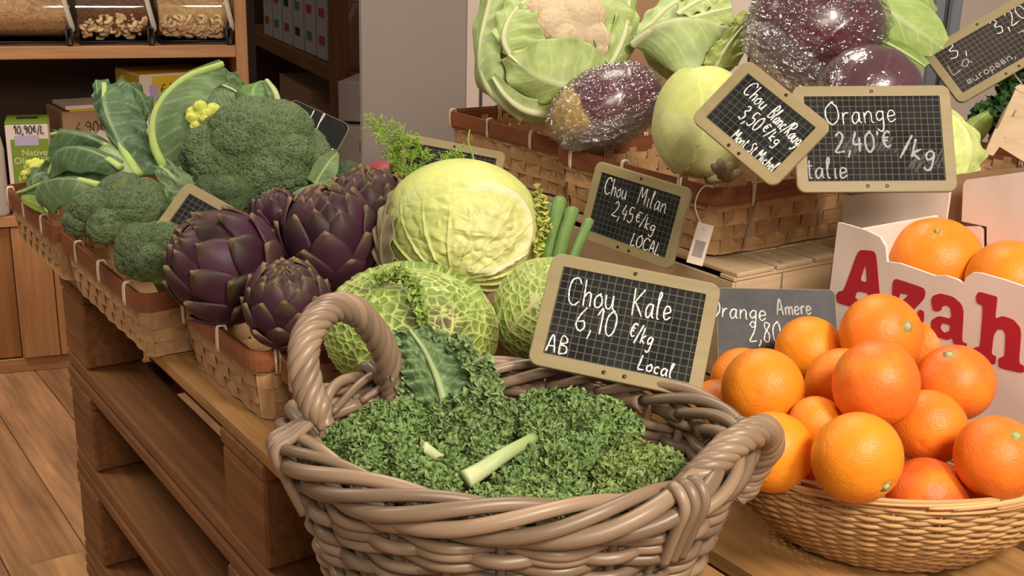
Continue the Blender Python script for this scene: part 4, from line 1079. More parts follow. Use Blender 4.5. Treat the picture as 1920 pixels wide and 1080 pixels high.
# ------------------------------------------------------------------ artichokes
def artichoke(lab, x, y, rp, k, ax, n=46, seed=1, long=1.12, open_=1.0, stem=.06, green=.5):
    c = px(x, y, k); R = rp * k / FPX; ax = nrm(ax); r = thing('artichoke', lab, 'artichoke', c - ZZ * R, 'purple artichokes in the chip basket')
    B = basis(ax); rg = np.random.default_rng(seed); m = MB(); nt, nw = 14, 11
    for i in range(n):
        q = i / (n - 1); az = i * 2.39996 + rg.normal(0, .08)
        pb = math.radians(28 + 118 * q ** .8)                   # where the bract is rooted, from the tip
        ln = math.radians(44 + 22 * math.sin(q * math.pi)); w0 = math.sin(min(pb, 1.75)) * .50 + .12
        lay = .80 + .22 * q ** .7
        t = np.linspace(0, 1, nt)[:, None]; v = np.linspace(-1, 1, nw)[None, :]
        ph = pb - ln * t * (1 + .04 * rg.normal())
        w = w0 * np.clip((1 - t ** 1.7), 0, 1) ** .85 * (.86 + .62 * t) * .95
        flare = (.10 * open_ * q + .035) * t ** 2.6 + .01
        rad = lay + flare - .05 * (v ** 2) * (.4 + t) + .035 * (1 - t) * t * 4 * .5 + .03 * np.exp(-(v / .2) ** 2) * t * .35
        rad = rad - .10 * (1 - t) ** 2 * q + .02 * rg.normal() * t
        dx = v * w; sp = np.sin(np.clip(ph, .05, 3)); a = az + dx / np.maximum(sp, .35)
        D = np.stack([np.cos(a) * sp, np.sin(a) * sp, np.cos(ph) * long + 0 * v], -1) * rad[..., None]
        g = np.clip((t - .68) * 2.8, 0, 1) * (.35 + .65 * rg.random()) + 0 * v; g = np.maximum(g, np.clip((.14 - t) * 3, 0, .4))
        tip = np.clip((t - .93) * 12, 0, 1) + 0 * v
        base_ = np.array([.046, .012, .027]) * (.75 + .5 * rg.random()) + np.array([.012, .006, .008]) * rg.normal()
        base_ = np.clip(base_, .006, 1)
        col = base_ * (1 - g[..., None] * green) + np.array([.125, .12, .035]) * g[..., None] * green
        col = col * (1 - tip[..., None] * .7) + np.array([.36, .24, .10]) * tip[..., None] * .7
        m.grid(c + (D * R) @ B.T, col)
    o = m.build('bracts', M['artichoke'], r, solid=.0016)
    m = MB(); v, f = ico(4); m.add(c + (v * V3(.74, .74, .80) * R) @ B.T, f, (.05, .02, .03)); m.build('heart', M['artichoke'], r)
    m = MB(); a = c - ax * R * .8; b = a - (ax * .5 + ZZ * .5) * stem; m.tube(spline([a, (a + b) / 2, b], 8), R * .24, 10, (.17, .17, .07)); m.build('stem', M['veg'], r)
    return r


artichoke('big artichoke at the left, leaning against the tilted board', 424, 500, 106, 1.50, V3(-.62, -.35, .62), 40, 2, 1.1, .9, .05, .55)
artichoke('smallest artichoke in front, with a tight rounded bud', 540, 572, 80, 1.415, V3(.05, -.42, 1), 58, 5, 1.15, .7, .045, .75)
artichoke('middle artichoke behind the smallest, with upright spiky leaves', 622, 448, 94, 1.58, V3(-.12, -.25, 1), 44, 8, 1.15, 1.1, .06, .5)
artichoke('rear artichoke beside the pale cabbage', 690, 405, 84, 1.71, V3(.0, -.25, 1), 46, 11, 1.15, 1.0, .07, .55)
artichoke('farthest artichoke, peeking out right of the tilted board', 522, 410, 52, 1.70, V3(-.2, -.1, 1), 40, 15, 1.1, .8, .07, .3)

# ------------------------------------------------------------------ cabbages
def cabbage(name, lab, cat, x, y, rp, k, pole, nleaf=6, lv=7, seed=1, blade=(.30, .40, .07), vein=(.60, .64, .28), cells=420, blis=.030, vw=.035, nside=7, matn='veg', sq=(1, 1, 1), grp='savoy cabbages', edge=.03, deep=None, tint=None, fade=0, netw=1., rim=None, lobe=.0, rel=.012):
    c = px(x, y, k); R = rp * k / FPX; r = thing(name, lab, cat, c - ZZ * R * sq[2], grp)
    v, f = ico(lv); B = basis(pole); rg = np.random.default_rng(seed); n = len(v)
    top = np.full(n, -1); cd = []
    for i in range(nleaf):
        az = i * 2.4 + rg.normal(0, .15) + seed; th = math.radians(rg.uniform(70, 112)); cd.append((az, th, math.radians(rg.uniform(56, 72))))
    hl = np.zeros(n); edg = np.zeros(n); sv = np.zeros(n); av_ = np.zeros(n); mid = np.zeros(n)
    w1 = fbm(v * 2.6, 3, seed)
    for i, (az, th, ra_) in enumerate(cd):
        ci = V3(math.sin(th) * math.cos(az), math.sin(th) * math.sin(az), -math.cos(th) * 1.0)   # pole at -z = stem end
        ang = np.arccos(np.clip(v @ ci, -1, 1)); inside = ang < ra_ * (1 + .10 * w1 + .03 * np.sin(ang * 0 + np.arctan2(v[:, 1], v[:, 0]) * 17))
        mdir = nrm(np.cross(V3(0, 0, -1), ci)); across = v @ mdir; along = np.arccos(np.clip(-v[:, 2], -1, 1))
        hl[inside] = i + 1; av_[inside] = across[inside]; sv[inside] = along[inside]
        e = (ra_ - ang) / ra_; edg[inside] = e[inside]
    ab = np.abs(av_); sl = np.where(hl > 0, ab / np.maximum(np.sin(sv), .3), 9.)
    f1 = sv * nside / 1.6 - sl * 1.5; dside = np.abs(f1 - np.round(f1)) / (nside / 1.6)
    wob = .012 * fbm(v * 9, 2, seed + 1)
    mk_mid = np.exp(-((sl + wob * .5) / (vw * (1.5 - .5 * sv / 3))) ** 2); fadep = np.clip((2.75 - sv) * 1.6, 0, 1); mk_mid = mk_mid * fadep; mk_side = (hl > 0) * fadep * np.exp(-((dside + wob) / (vw * .62)) ** 2) * np.clip(1.15 - sl, .2, 1)
    net = np.zeros(n); dome = np.zeros(n)
    if cells:
        q = v + .05 * np.stack([fbm(v * 5, 2, seed + j) for j in range(3)], 1)
        d1, d2, _ = voro(q, fib(cells, .32, seed + 2)); sp = (4 * math.pi / cells) ** .5
        net = np.exp(-((d2 - d1) / (sp * .17 * netw)) ** 2) * .95; dome = np.clip((d2 - d1) / sp, 0, 1) ** .7
    mk = np.maximum(np.maximum(mk_mid, mk_side), net * (1 if cells else 0)); mk = np.clip(mk, 0, 1)
    rr = 1 - .11 + .018 * hl / max(nleaf, 1) * 4 + edge * np.exp(-np.clip(edg, 0, 1) / .05) * (hl > 0) + .03 * fbm(v * 1.8, 2, seed + 4)
    rr = rr + blis * dome * (1 - np.maximum(mk_mid, mk_side)) * (1 - fade * np.clip(fbm(v * 1.5, 2, seed + 8) + .4, 0, 1)) + rel * np.maximum(mk_mid, mk_side)
    if lobe: rr = rr + lobe * np.sin(np.arctan2(v[:, 1], v[:, 0]) * 3)
    n_ = fbm(v * 2.3, 3, seed + 6)[:, None]
    bl = np.array(blade) * (1 + .28 * n_); col = bl * (1 - mk[:, None]) + np.array(vein) * mk[:, None]
    if deep is not None: # outer wrapper leaf darker near its margin
        e = np.clip(np.exp(-np.clip(edg, 0, 1) / .09) * (hl > 0), 0, 1)[:, None] * .7; col = col * (1 - e) + np.array(deep) * e
    W3 = v @ B.T
    if tint: col = tint(W3, v, col, mk)
    P = c + W3 * rr[:, None] * R * np.array(sq)
    m = MB(); m.add(P, f, np.clip(col, 0, 1), v * .1); m.build('head', M[matn], r)
    d = B[:, 2] * -1
    m = MB(); m.tube([c + d * R * .80, c + d * R * .98, c + d * R * 1.03], [R * .2, R * .17, R * .16], 12, (.45, .42, .22)); m.build('stem', M['veg'], r)
    return r, c, R


def spots(x, y, k, c, s=.35):
    d = nrm(px(x, y, k) - c); return lambda W3: np.exp(-((1 - W3 @ d) / (s * s * .5)) ** 2)


_c1 = px(770, 620, 1.35)
_sp = spots(845, 590, 1.24, _c1, .42)
def tint1(W3, v, col, mk):
    a = (_sp(W3) * np.clip(.75 + 1.8 * fbm(v * 20, 2, 4), 0, 1) * (1 - mk * .75))[:, None]
    return col * (1 - a * .95) + np.array([.12, .085, .045]) * a * .95
s1, sc1, sr1 = cabbage('savoy_cabbage', 'large crinkled savoy cabbage with brown speckles, behind the left basket handle', 'cabbage', 770, 622, 174, 1.35, V3(.35, .1, 1), 5, 8, 3, (.20, .31, .045), (.60, .64, .24), 760, -.028, .026, 8, sq=(1, .95, .76), netw=.95, tint=tint1, deep=(.16, .27, .05), edge=.035)
s2, sc2, sr2 = cabbage('savoy_cabbage', 'smaller savoy cabbage partly hidden by the kale price board', 'cabbage', 1020, 592, 108, 1.42, V3(.55, -.3, .8), 4, 7, 7, (.24, .35, .055), (.62, .65, .28), 520, -.028, .030, 7, sq=(.95, 1, 1.05), netw=.95, deep=(.36, .42, .12))
# crinkled torn margin of the outer leaf on the big savoy
g = MB(); rg = np.random.default_rng(12)
p = spline([px(*q) for q in ((705, 524, 1.28), (740, 512, 1.275), (768, 525, 1.268), (785, 560, 1.258), (792, 600, 1.25))], 70); frills(g, p + rg.normal(0, .0022, p.shape), nrm(p - sc1), .0055, 3, (.16, .26, .04), (.30, .40, .09))
g.build('leaf_frill', M['leaf'], s1)

_c3 = px(865, 425, 1.58)
_crk = spots(885, 420, 1.47, _c3, .75); _core = spots(930, 440, 1.475, _c3, .5); _grn = spots(745, 400, 1.5, _c3, .55); _dir = nrm(px(850, 555, 1.5) - _c3)
def tint3(W3, v, col, mk):
    a = _core(W3)[:, None]; b = _grn(W3)[:, None] * .6
    col = col * (1 - b) + np.array([.36, .44, .12]) * b
    return col * (1 - a * .6) + np.array([.74, .70, .36]) * a * .6


def pale_cabbage():
    x, y, rp, k = 865, 428, 150, 1.58; c = px(x, y, k); R = rp * k / FPX
    r = thing('savoy_cabbage', 'pale yellow cabbage stripped of outer leaves, tallest in the middle row', 'cabbage', c - ZZ * R * .84, 'savoy cabbages')
    v, f = ico(8); ang = np.arccos(np.clip(v @ _dir, -1, 1)); B = basis(_dir); az = np.arctan2(v @ B[:, 1], v @ B[:, 0])
    crk = _crk(v); core = _core(v); ribs = np.abs(np.sin(az * 9 + .5 * np.sin(az * 2) + ang)) ; ribm = np.exp(-(ribs / .16) ** 2) * np.clip(1.5 - ang, 0, 1) * np.clip(ang * 3 - .5, 0, 1)
    q = v + .06 * np.stack([fbm(v * 4, 2, j) for j in range(3)], 1); d1, d2, _ = voro(q, fib(520, .4, 3)); dome = np.clip((d2 - d1) / .155, 0, 1)
    fold = 1 - np.abs(fbm(v * 3.2 + 4, 3, 8)) * 2.2
    rr = 1 + .03 * ribm * 1.2 + .035 * crk * (dome - .4) + .035 * crk * np.clip(fold, 0, 1) + .02 * fbm(v * 1.7, 2, 6) + .014 * (_grn(v)) * dome
    rr = rr - .10 * core * np.clip(1 - np.abs(fbm(v * 4, 2, 1)) * 3, 0, 1) * .6
    # the cut leaf base: a raised pale lip down the right-hand side
    dl = nrm(px(985, 430, 1.5) - c); lip = np.exp(-((np.arccos(np.clip(v @ nrm(px(925, 425, 1.47) - c), -1, 1)) - .62) / .07) ** 2) * np.clip((v @ RT) * 2.2 + .1, 0, 1)
    rr = rr + .05 * lip
    net = np.exp(-((d2 - d1) / .03) ** 2) * (crk * .5 + _grn(v) * .6)
    col = np.array([.60, .65, .20]) * (1 + .14 * fbm(v * 2.5, 3, 2)[:, None]); mk = np.clip(np.maximum(ribm * .8, net * .6), 0, 1)[:, None]
    col = col * (1 - mk) + np.array([.70, .72, .36]) * mk; col = tint3(v, v, col, mk); l = np.clip(lip, 0, 1)[:, None]; col = col * (1 - l) + np.array([.78, .72, .45]) * l
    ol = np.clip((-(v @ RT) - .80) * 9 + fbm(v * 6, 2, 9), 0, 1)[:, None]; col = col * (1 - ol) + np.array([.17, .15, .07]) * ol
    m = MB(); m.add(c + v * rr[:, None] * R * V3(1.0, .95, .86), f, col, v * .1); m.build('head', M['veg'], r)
    m = MB(); m.tube([c + _dir * R * .82, c + _dir * R * .95, c + _dir * R * 1.0], [R * .2, R * .16, R * .13], 14, (.42, .32, .16)); m.build('stem', M['veg'], r)
    g = MB(); loft(g, [(735, 540, 1.5), (715, 480, 1.51), (722, 415, 1.53), (765, 345, 1.56)], [(712, 530, 1.52), (700, 470, 1.53), (708, 405, 1.55), (750, 335, 1.58)], [(750, 535, 1.485), (735, 470, 1.49), (745, 405, 1.51), (785, 340, 1.55)], cols=((.19, .16, .09), (.40, .34, .18)), veins=9, seed=3, ruf=(.003, 5)); g.build('outer_leaf', M['leaf'], r, solid=.001)
    g = MB(); rg = np.random.default_rng(4); p = spline([px(1010, 362, 1.555), px(1020, 400, 1.545), px(1018, 440, 1.535), px(1010, 480, 1.525)], 34)
    frills(g, p + rg.normal(0, .0025, p.shape), np.tile(RT - FW * .5, (34, 1)), .0062, 6, (.34, .40, .08), (.52, .52, .13)); g.build('leaf_frill', M['leaf'], r)


pale_cabbage()

_cw = px(1322, 230, 1.64); _wl = nrm(px(1330, 130, 1.6) - _cw)
def tintw(W3, v, col, mk):
    a = np.clip((W3 @ _wl - .42 - .05 * fbm(v * 3, 2, 1)) * 40, 0, 1)[:, None]
    col = col * (1 - a) + np.array([.60, .66, .22]) * a
    s_ = np.clip(fbm(v * 11, 3, 5) * 3 - 1.6, 0, 1)[:, None] * .5
    return col * (1 - s_) + np.array([.40, .38, .12]) * s_
wc, wcc, wcr = cabbage('white_cabbage', 'smooth white cabbage in the upper basket, left of the tilted price board', 'cabbage', 1322, 230, 112, 1.64, V3(-.2, .4, 1), 4, 7, 5, (.62, .66, .30), (.655, .675, .34), 0, 0, .03, 6, grp='white cabbages', edge=.006, sq=(.92, .95, 1.06), tint=tintw, rel=.002)
m = MB(); q = px(1352, 312, 1.55)
for a, b in (((1335, 310), (1362, 338)), ((1372, 305), (1356, 336)), ((1350, 300), (1352, 334)), ((1390, 322), (1362, 338))):
    m.tube(spline([px(*a, 1.555), px((a[0] + b[0]) / 2, (a[1] + b[1]) / 2 - 3, 1.545), px(*b, 1.55)], 8), [.003, .005, .006, .006, .006, .006, .006, .005], 7, (.17, .11, .06))
m.build('dried_stem_end', M['veg'], wc)

# ------------------------------------------------------------------ red cabbages in film
def wrap(c, R, rot, sq, root, lv=7, seed=1, amp=.05, puff=None, name='plastic_wrap'):
    v, f = ico(lv); Bm = rot
    cr = (1 - np.abs(noise(v * 5.5 + 3, seed))) ** 3 * .8 + (1 - np.abs(noise(v * 11, seed + 3))) ** 4 * .5 + .45 * (1 - np.abs(noise(v * 22, seed + 5))) ** 3
    rr = 1.02 + amp * (cr - .5)
    if puff is not None: rr = rr + puff(v)
    m = MB(); m.add(c + (v * rr[:, None] * np.array(sq) * R) @ Bm.T, f, (1, 1, 1), v); m.build(name, M['film'], root)


def red_cabbage(lab, x, y, rp, k, rot, sq, seed, tintf=None, puff=None, amp=.05, wrapped=True):
    c = px(x, y, k); R = rp * k / FPX; r = thing('red_cabbage', lab, 'cabbage', c - ZZ * R * .8, 'wrapped red cabbages')
    v, f = ico(7); th = np.arctan2(v[:, 1], v[:, 0])
    rr = 1 + .02 * fbm(v * 2, 2, seed) + .012 * np.exp(-(np.sin(th * 2.5 + v[:, 2] * 2) / .12) ** 2)
    n_ = fbm(v * 2.4, 3, seed)[:, None]; ve = np.exp(-(np.sin(th * 4 + 1.5 * v[:, 2] + n_[:, 0]) / .10) ** 2)[:, None] * .35
    col = np.array([.095, .020, .036]) * (1 + .5 * n_) * (1 - ve) + np.array([.22, .09, .12]) * ve
    if tintf: col = tintf(v, col)
    m = MB(); m.add(c + (v * rr[:, None] * np.array(sq) * R) @ rot.T, f, np.clip(col, 0, 1), v * .1); m.build('head', M['waxy'], r)
    if wrapped: wrap(c, R, rot, sq, r, 7, seed, amp, puff)
    return r


R3 = np.stack([RT, -FW, UP], 1)                      # upright frame facing the viewer
def rolled(deg): a = math.radians(deg); q = np.array([[math.cos(a), 0, -math.sin(a)], [0, 1, 0], [math.sin(a), 0, math.cos(a)]]); return R3 @ q
def tcut(v, col):
    a = np.clip((-v[:, 0] - .42 + .06 * noise(v * 5, 2)) * 14, 0, 1)[:, None] * np.clip((v[:, 2] + .55) * 5, 0, 1)[:, None]; col = col * (1 - a) + np.array([.52, .34, .10]) * a
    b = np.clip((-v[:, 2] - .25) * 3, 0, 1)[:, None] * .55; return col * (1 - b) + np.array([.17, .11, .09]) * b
RC1 = red_cabbage('half red cabbage in cling film with a yellowish cut side, leaning on the cauliflower', 1136, 200, 108, 1.83, rolled(24), (1, .75, .66), 3, tcut, lambda v: .05 * np.clip(-v[:, 2] - .3, 0, 1) + .08 * np.clip(-v[:, 0] - .7, 0, 1), .09)
RC2 = red_cabbage('large red cabbage wrapped in wrinkled cling film, highest on the right', 1535, 52, 122, 1.80, rolled(-8), (1.02, .85, .82), 6, None, lambda v: .06 * np.clip(-v[:, 2] - v[:, 0] - .5, 0, 1), .10)
red_cabbage('smooth dark red cabbage directly above the orange price board', 1630, 178, 98, 1.62, rolled(0), (1, .9, .92), 9, None, None, .018)

def crumple(root, x, y, rp, k, rot, sq, seed):
    c = px(x, y, k); R = rp * k / FPX; v, f = ico(6)
    rr = .9 + .28 * (1 - np.abs(noise(v * 3.5, seed))) ** 2 * .6 + .10 * (1 - np.abs(noise(v * 9, seed + 2))) ** 2 + .06 * noise(v * 20, seed + 4)
    MB().add(c + (v * rr[:, None] * np.array(sq) * R) @ rot.T, f, (1, 1, 1), v).build('film_fold', M['film_crumple'], root)


crumple(RC1, 1130, 245, 80, 1.80, rolled(14), (1, .55, .36), 4)
crumple(RC2, 1470, 112, 86, 1.76, rolled(-38), (1, .5, .5), 9)

# ------------------------------------------------------------------ cauliflowers
CG = ((.38, .48, .165), (.62, .66, .38)); CL = (.62, .64, .38)
cf, cc_, cr_ = cabbage('cauliflower', 'big cauliflower with cream curd ringed by pale green leaves', 'cauliflower', 1033, 112, 122, 2.04, V3(0, .5, -1), 5, 6, 12, CG[0], CG[1], 0, 0, .03, 6, grp='cauliflowers', sq=(1, .8, .9), edge=.02)
m = MB(); budded(m, px(1058, 62, 1.955), 88 * 1.955 / FPX, V3(.12, -.85, .65), 7, nl=26, lr=.36, seed=8, c1=(.60, .46, .30), c2=(.68, .54, .37), seam=(.46, .31, .17), n2=90, n3=1300, a2=.035, a3=.012, flat=.75, base=.84, squash=(1.05, 1, 1)); budded(m, px(1108, 92, 1.945), 50 * 1.945 / FPX, V3(.3, -.85, .5), 6, nl=20, lr=.36, seed=18, c1=(.60, .46, .30), c2=(.68, .54, .37), seam=(.46, .31, .17), n2=60, n3=800, a2=.04, a3=.014, flat=.8, base=.84)
m.build('curd', M['curd'], cf)
kw = dict(rib=(.006, .003), ribcol=CL, cols=CG, veins=7, name='wrapper_leaf', vh=.002, vw=.12)
leaf_part(cf, [(1100, 165, 1.87), (1050, 160, 1.86), (1000, 140, 1.865), (955, 104, 1.89)], [(1138, 112, 1.885), (1090, 74, 1.87), (1020, 74, 1.865), (965, 96, 1.89)], [(1065, 196, 1.88), (1012, 192, 1.885), (960, 165, 1.89), (940, 112, 1.905)], seed=31, ruf=(.006, 3), bulge=.006, **kw)
leaf_part(cf, [(985, 222, 1.93), (920, 165, 1.93), (905, 90, 1.95), (922, -5, 2.0)], [(960, 215, 1.96), (898, 160, 1.97), (888, 80, 1.99), (900, -15, 2.04)], [(1010, 212, 1.92), (950, 150, 1.91), (942, 90, 1.92), (960, 10, 1.97)], seed=32, ruf=(.004, 3), bulge=.01, rib=(.012, .006), ribcol=(.50, .54, .28), cols=((.34, .44, .17), (.58, .60, .36)), veins=6, name='wrapper_leaf')
leaf_part(cf, [(962, 112, 1.90), (945, 75, 1.9), (960, 30, 1.92), (1000, -10, 1.95)], [(945, 100, 1.915), (925, 60, 1.92), (938, 15, 1.94), (970, -20, 1.97)], [(1015, 108, 1.885), (1022, 75, 1.885), (1010, 40, 1.9), (1010, 5, 1.93)], seed=33, ruf=(.006, 4), **kw)
leaf_part(cf, [(1128, 128, 1.92), (1135, 70, 1.93), (1112, 30, 1.94), (1060, -5, 1.95)], [(1150, 132, 1.93), (1180, 70, 1.94), (1185, 20, 1.95), (1150, -20, 1.97)], [(1140, 130, 1.90), (1112, 80, 1.91), (1085, 42, 1.92), (1050, 10, 1.94)], seed=34, ruf=(.005, 3), bulge=-.006, **kw)
leaf_part(cf, [(1125, 150, 1.91), (1160, 90, 1.93), (1175, 40, 1.95), (1180, -15, 1.98)], [(1100, 155, 1.9), (1140, 90, 1.92), (1150, 40, 1.94), (1160, -15, 1.97)], [(1170, 130, 1.95), (1188, 90, 1.96), (1196, 40, 1.98), (1192, -15, 2.0)], seed=35, ruf=(.004, 3), **kw)
leaf_part(cf, [(1040, 215, 1.90), (985, 205, 1.89), (950, 180, 1.895), (925, 145, 1.91)], [(1070, 185, 1.89), (1000, 185, 1.88), (960, 165, 1.885), (928, 135, 1.905)], [(1050, 232, 1.93), (985, 228, 1.93), (940, 200, 1.93), (915, 150, 1.93)], seed=36, rib=(.010, .004), ribcol=(.62, .62, .40), cols=((.42, .50, .22), (.62, .62, .40)), veins=5, name='wrapper_leaf')
leaf_part(cf, [(1000, 70, 1.92), (985, 40, 1.92), (1000, 10, 1.93)], [(975, 68, 1.93), (965, 35, 1.93), (985, 0, 1.94)], [(1020, 55, 1.915), (1012, 30, 1.915), (1015, 12, 1.93)], seed=39, ruf=(.008, 3), crink=(.008, 5), **kw)

c2, _, _ = cabbage('cauliflower', 'second cauliflower hidden in its leaves, behind the white cabbage', 'cauliflower', 1300, 78, 98, 2.05, V3(0, .5, -1), 5, 6, 17, CG[0], CG[1], 0, 0, .03, 6, grp='cauliflowers', sq=(1.05, .7, .85), edge=.02)
leaf_part(c2, [(1188, 85, 1.93), (1235, 55, 1.90), (1305, 46, 1.90), (1378, 58, 1.93)], [(1186, 70, 1.94), (1235, 40, 1.92), (1310, 36, 1.92), (1385, 52, 1.94)], [(1225, 110, 1.92), (1270, 138, 1.88), (1315, 125, 1.88), (1345, 75, 1.91)], seed=41, bulge=.012, rib=(.010, .006), ribcol=(.58, .60, .36), cols=((.38, .48, .19), (.60, .64, .36)), veins=6, name='wrapper_leaf', vh=.003, vw=.13)
leaf_part(c2, [(1195, 72, 1.98), (1225, 40, 1.99), (1260, 10, 2.0), (1310, -10, 2.02)], [(1185, 60, 2.0), (1210, 28, 2.01), (1245, -5, 2.02), (1290, -20, 2.04)], [(1260, 60, 1.95), (1280, 45, 1.96), (1300, 25, 1.97), (1330, 0, 2.0)], seed=42, ruf=(.004, 3), rib=(.006, .003), ribcol=CL, cols=((.40, .50, .2), (.6, .64, .4)), veins=6, name='wrapper_leaf')
leaf_part(c2, [(1270, 28, 1.95), (1300, 8, 1.95), (1330, -5, 1.96)], [(1270, 10, 1.97), (1295, -15, 1.98), (1330, -20, 1.99)], [(1280, 30, 1.93), (1320, 22, 1.925), (1345, 5, 1.94)], seed=43, ruf=(.004, 3), **kw)
leaf_part(c2, [(1270, 45, 1.93), (1320, 28, 1.92), (1372, 15, 1.93)], [(1275, 35, 1.94), (1320, 12, 1.94), (1370, -2, 1.95)], [(1290, 55, 1.92), (1335, 50, 1.91), (1378, 45, 1.92)], seed=44, ruf=(.004, 3), **kw)
leaf_part(c2, [(1340, 130, 1.87), (1355, 100, 1.87), (1372, 75, 1.88), (1392, 50, 1.9)], [(1318, 122, 1.875), (1330, 95, 1.87), (1350, 72, 1.88), (1380, 42, 1.9)], [(1385, 122, 1.875), (1395, 95, 1.88), (1402, 70, 1.89), (1408, 42, 1.91)], seed=45, ruf=(.005, 4), crink=(.006, 4), rib=(.004, .002), ribcol=CL, cols=((.36, .44, .11), (.58, .6, .3)), veins=5, name='wrapper_leaf')
leaf_part(c2, [(1378, 58, 1.92), (1395, 40, 1.93), (1410, 30, 1.94)], [(1370, 40, 1.93), (1390, 22, 1.94), (1408, 20, 1.95)], [(1390, 70, 1.92), (1405, 55, 1.93), (1414, 38, 1.94)], seed=46, ruf=(.004, 2), rib=None, cols=((.42, .46, .08), (.6, .6, .25)), veins=4, name='wrapper_leaf')

# ------------------------------------------------------------------ pointed cabbages
pc, _, _ = cabbage('pointed_cabbage', 'pale green pointed cabbage on top, right of the wrapped red cabbage', 'cabbage', 1665, 30, 84, 1.90, V3(-1, .2, .3), 5, 6, 22, (.34, .46, .14), (.56, .62, .34), 0, 0, .03, 6, grp='pointed cabbages', edge=.02, sq=(1.1, .9, .7))
leaf_part(pc, [(1560, -15, 1.84), (1640, 22, 1.80), (1710, 60, 1.78), (1768, 92, 1.78)], [(1650, -15, 1.86), (1725, 0, 1.83), (1762, 35, 1.80), (1779, 72, 1.79)], [(1590, 25, 1.83), (1655, 70, 1.79), (1700, 100, 1.78), (1745, 106, 1.78)], seed=51, bulge=.014, rib=(.006, .002), ribcol=(.55, .62, .3), cols=((.36, .49, .15), (.56, .63, .32)), veins=6, name='wrapper_leaf', vh=.002)
leaf_part(pc, [(1600, 60, 1.80), (1660, 80, 1.77), (1705, 105, 1.76), (1735, 125, 1.76)], [(1640, 55, 1.8), (1690, 80, 1.775), (1725, 100, 1.765), (1745, 118, 1.76)], [(1600, 80, 1.8), (1650, 100, 1.77), (1695, 120, 1.76), (1728, 130, 1.76)], seed=52, rib=(.004, .002), ribcol=(.5, .58, .28), cols=((.20, .32, .07), (.45, .52, .2)), veins=5, name='wrapper_leaf')
pd, _, _ = cabbage('pointed_cabbage', 'pale yellow pointed cabbage peeking out right of the orange price board', 'cabbage', 1745, 268, 78, 1.62, V3(-.3, .5, 1), 4, 6, 25, (.58, .66, .24), (.68, .72, .38), 0, 0, .03, 6, grp='pointed cabbages', edge=.012, sq=(.95, .9, .95))
leaf_part(pd, [(1768, 200, 1.54), (1795, 240, 1.525), (1812, 285, 1.515), (1808, 327, 1.51)], [(1750, 200, 1.53), (1752, 250, 1.51), (1758, 300, 1.50), (1775, 330, 1.505)], [(1775, 198, 1.56), (1822, 240, 1.55), (1848, 288, 1.54), (1832, 322, 1.53)], seed=53, rib=None, cols=((.56, .64, .22), (.68, .72, .38)), veins=5, name='wrapper_leaf', ruf=(.004, 3), bulge=.008, crink=(.005, 4))

# ------------------------------------------------------------------ curly kale
def kale(lab, lumps, seed, stems=(), dens=1.0, c0=(.06, .12, .03), c1=(.20, .30, .095)):
    pts = [px(x, y, k) for x, y, r_, k in lumps]; r = thing('kale_leaf', lab, 'kale', np.mean(pts, 0) - ZZ * .03, 'curly kale leaves in the wicker basket')
    m = MB(); rg = np.random.default_rng(seed)
    for i, (x, y, rp, k) in enumerate(lumps):
        c = pts[i]; R = rp * k / FPX; v, f = ico(4)
        m.add(c + v * (R * .80 * (1 + .15 * noise(v * 2.5, seed + i)))[:, None], f, (.022, .055, .012))
        n = int(560 * dens * (R / .03) ** 2); d = fib(n, .35, seed + i); d = d[(d @ -FW > -.35) & (d[:, 2] > -.75)]
        q = 1 + .20 * noise(d * 2.5 + i, seed) + .14 * noise(d * 6 + i, seed + 5)
        frills(m, c + d * (R * .86 * q)[:, None], d, .0045, seed * 31 + i, c0, c1)
    m.build('curly_blade', M['kale'], r)
    for ctrl, w in stems:
        s = MB(); p = spline([px(*q) for q in ctrl], 20); s.tube(p, np.linspace(w, w * .6, 20), 10, np.linspace(0, 1, 20)[:, None] * (np.array([.28, .40, .14]) - np.array([.56, .60, .34])) + np.array([.56, .60, .34])); s.build('leaf_stalk', M['veg'], r)
    return r


kale('dark curly kale leaf at the left end of the basket', [(655, 835, 48, 1.075), (705, 808, 52, 1.09), (690, 862, 52, 1.04), (745, 848, 56, 1.045), (760, 800, 45, 1.10)], 1, [([(792, 838, 1.02), (830, 862, 1.03), (862, 880, 1.045)], .0055)])
kale('curly kale leaf in front, left of the pale cut stalk', [(770, 900, 52, 1.01), (815, 925, 48, .985), (728, 905, 42, 1.02), (850, 895, 42, 1.02), (800, 865, 42, 1.04)], 2)
kale('curly kale leaf at the back middle, below the upright leaf', [(830, 800, 46, 1.13), (885, 795, 46, 1.13), (940, 795, 45, 1.135), (850, 845, 40, 1.09), (905, 840, 42, 1.085)], 3, dens=1.1, c1=(.22, .32, .11))
kale('tall curly kale mound at the back right of the basket', [(1010, 785, 52, 1.135), (1070, 785, 56, 1.13), (1125, 790, 52, 1.13), (1165, 810, 40, 1.13), (1020, 830, 46, 1.10), (1100, 830, 50, 1.10)], 4, c1=(.21, .31, .10))
kale('curly kale leaf in the centre with a thick pale cut stalk', [(990, 880, 52, 1.05), (1050, 880, 55, 1.045), (1085, 860, 45, 1.06), (960, 925, 46, 1.0), (1060, 925, 48, 1.01)], 5, [([(872, 900, .995), (905, 880, 1.005), (950, 850, 1.02), (1000, 822, 1.06)], .0088)], c0=(.05, .105, .026))
kale('curly kale leaf with yellowish centre at the right end', [(1190, 875, 58, 1.055), (1240, 885, 48, 1.055), (1150, 900, 50, 1.04), (1200, 925, 46, 1.02), (1140, 945, 38, 1.0)], 6, c1=(.24, .31, .09))
kale('curly kale leaf at the very front against the basket rim', [(905, 950, 40, .975), (955, 965, 42, .97), (1010, 960, 42, .975), (1070, 965, 36, .98), (1000, 925, 40, 1.0)], 7, c1=(.23, .33, .11))
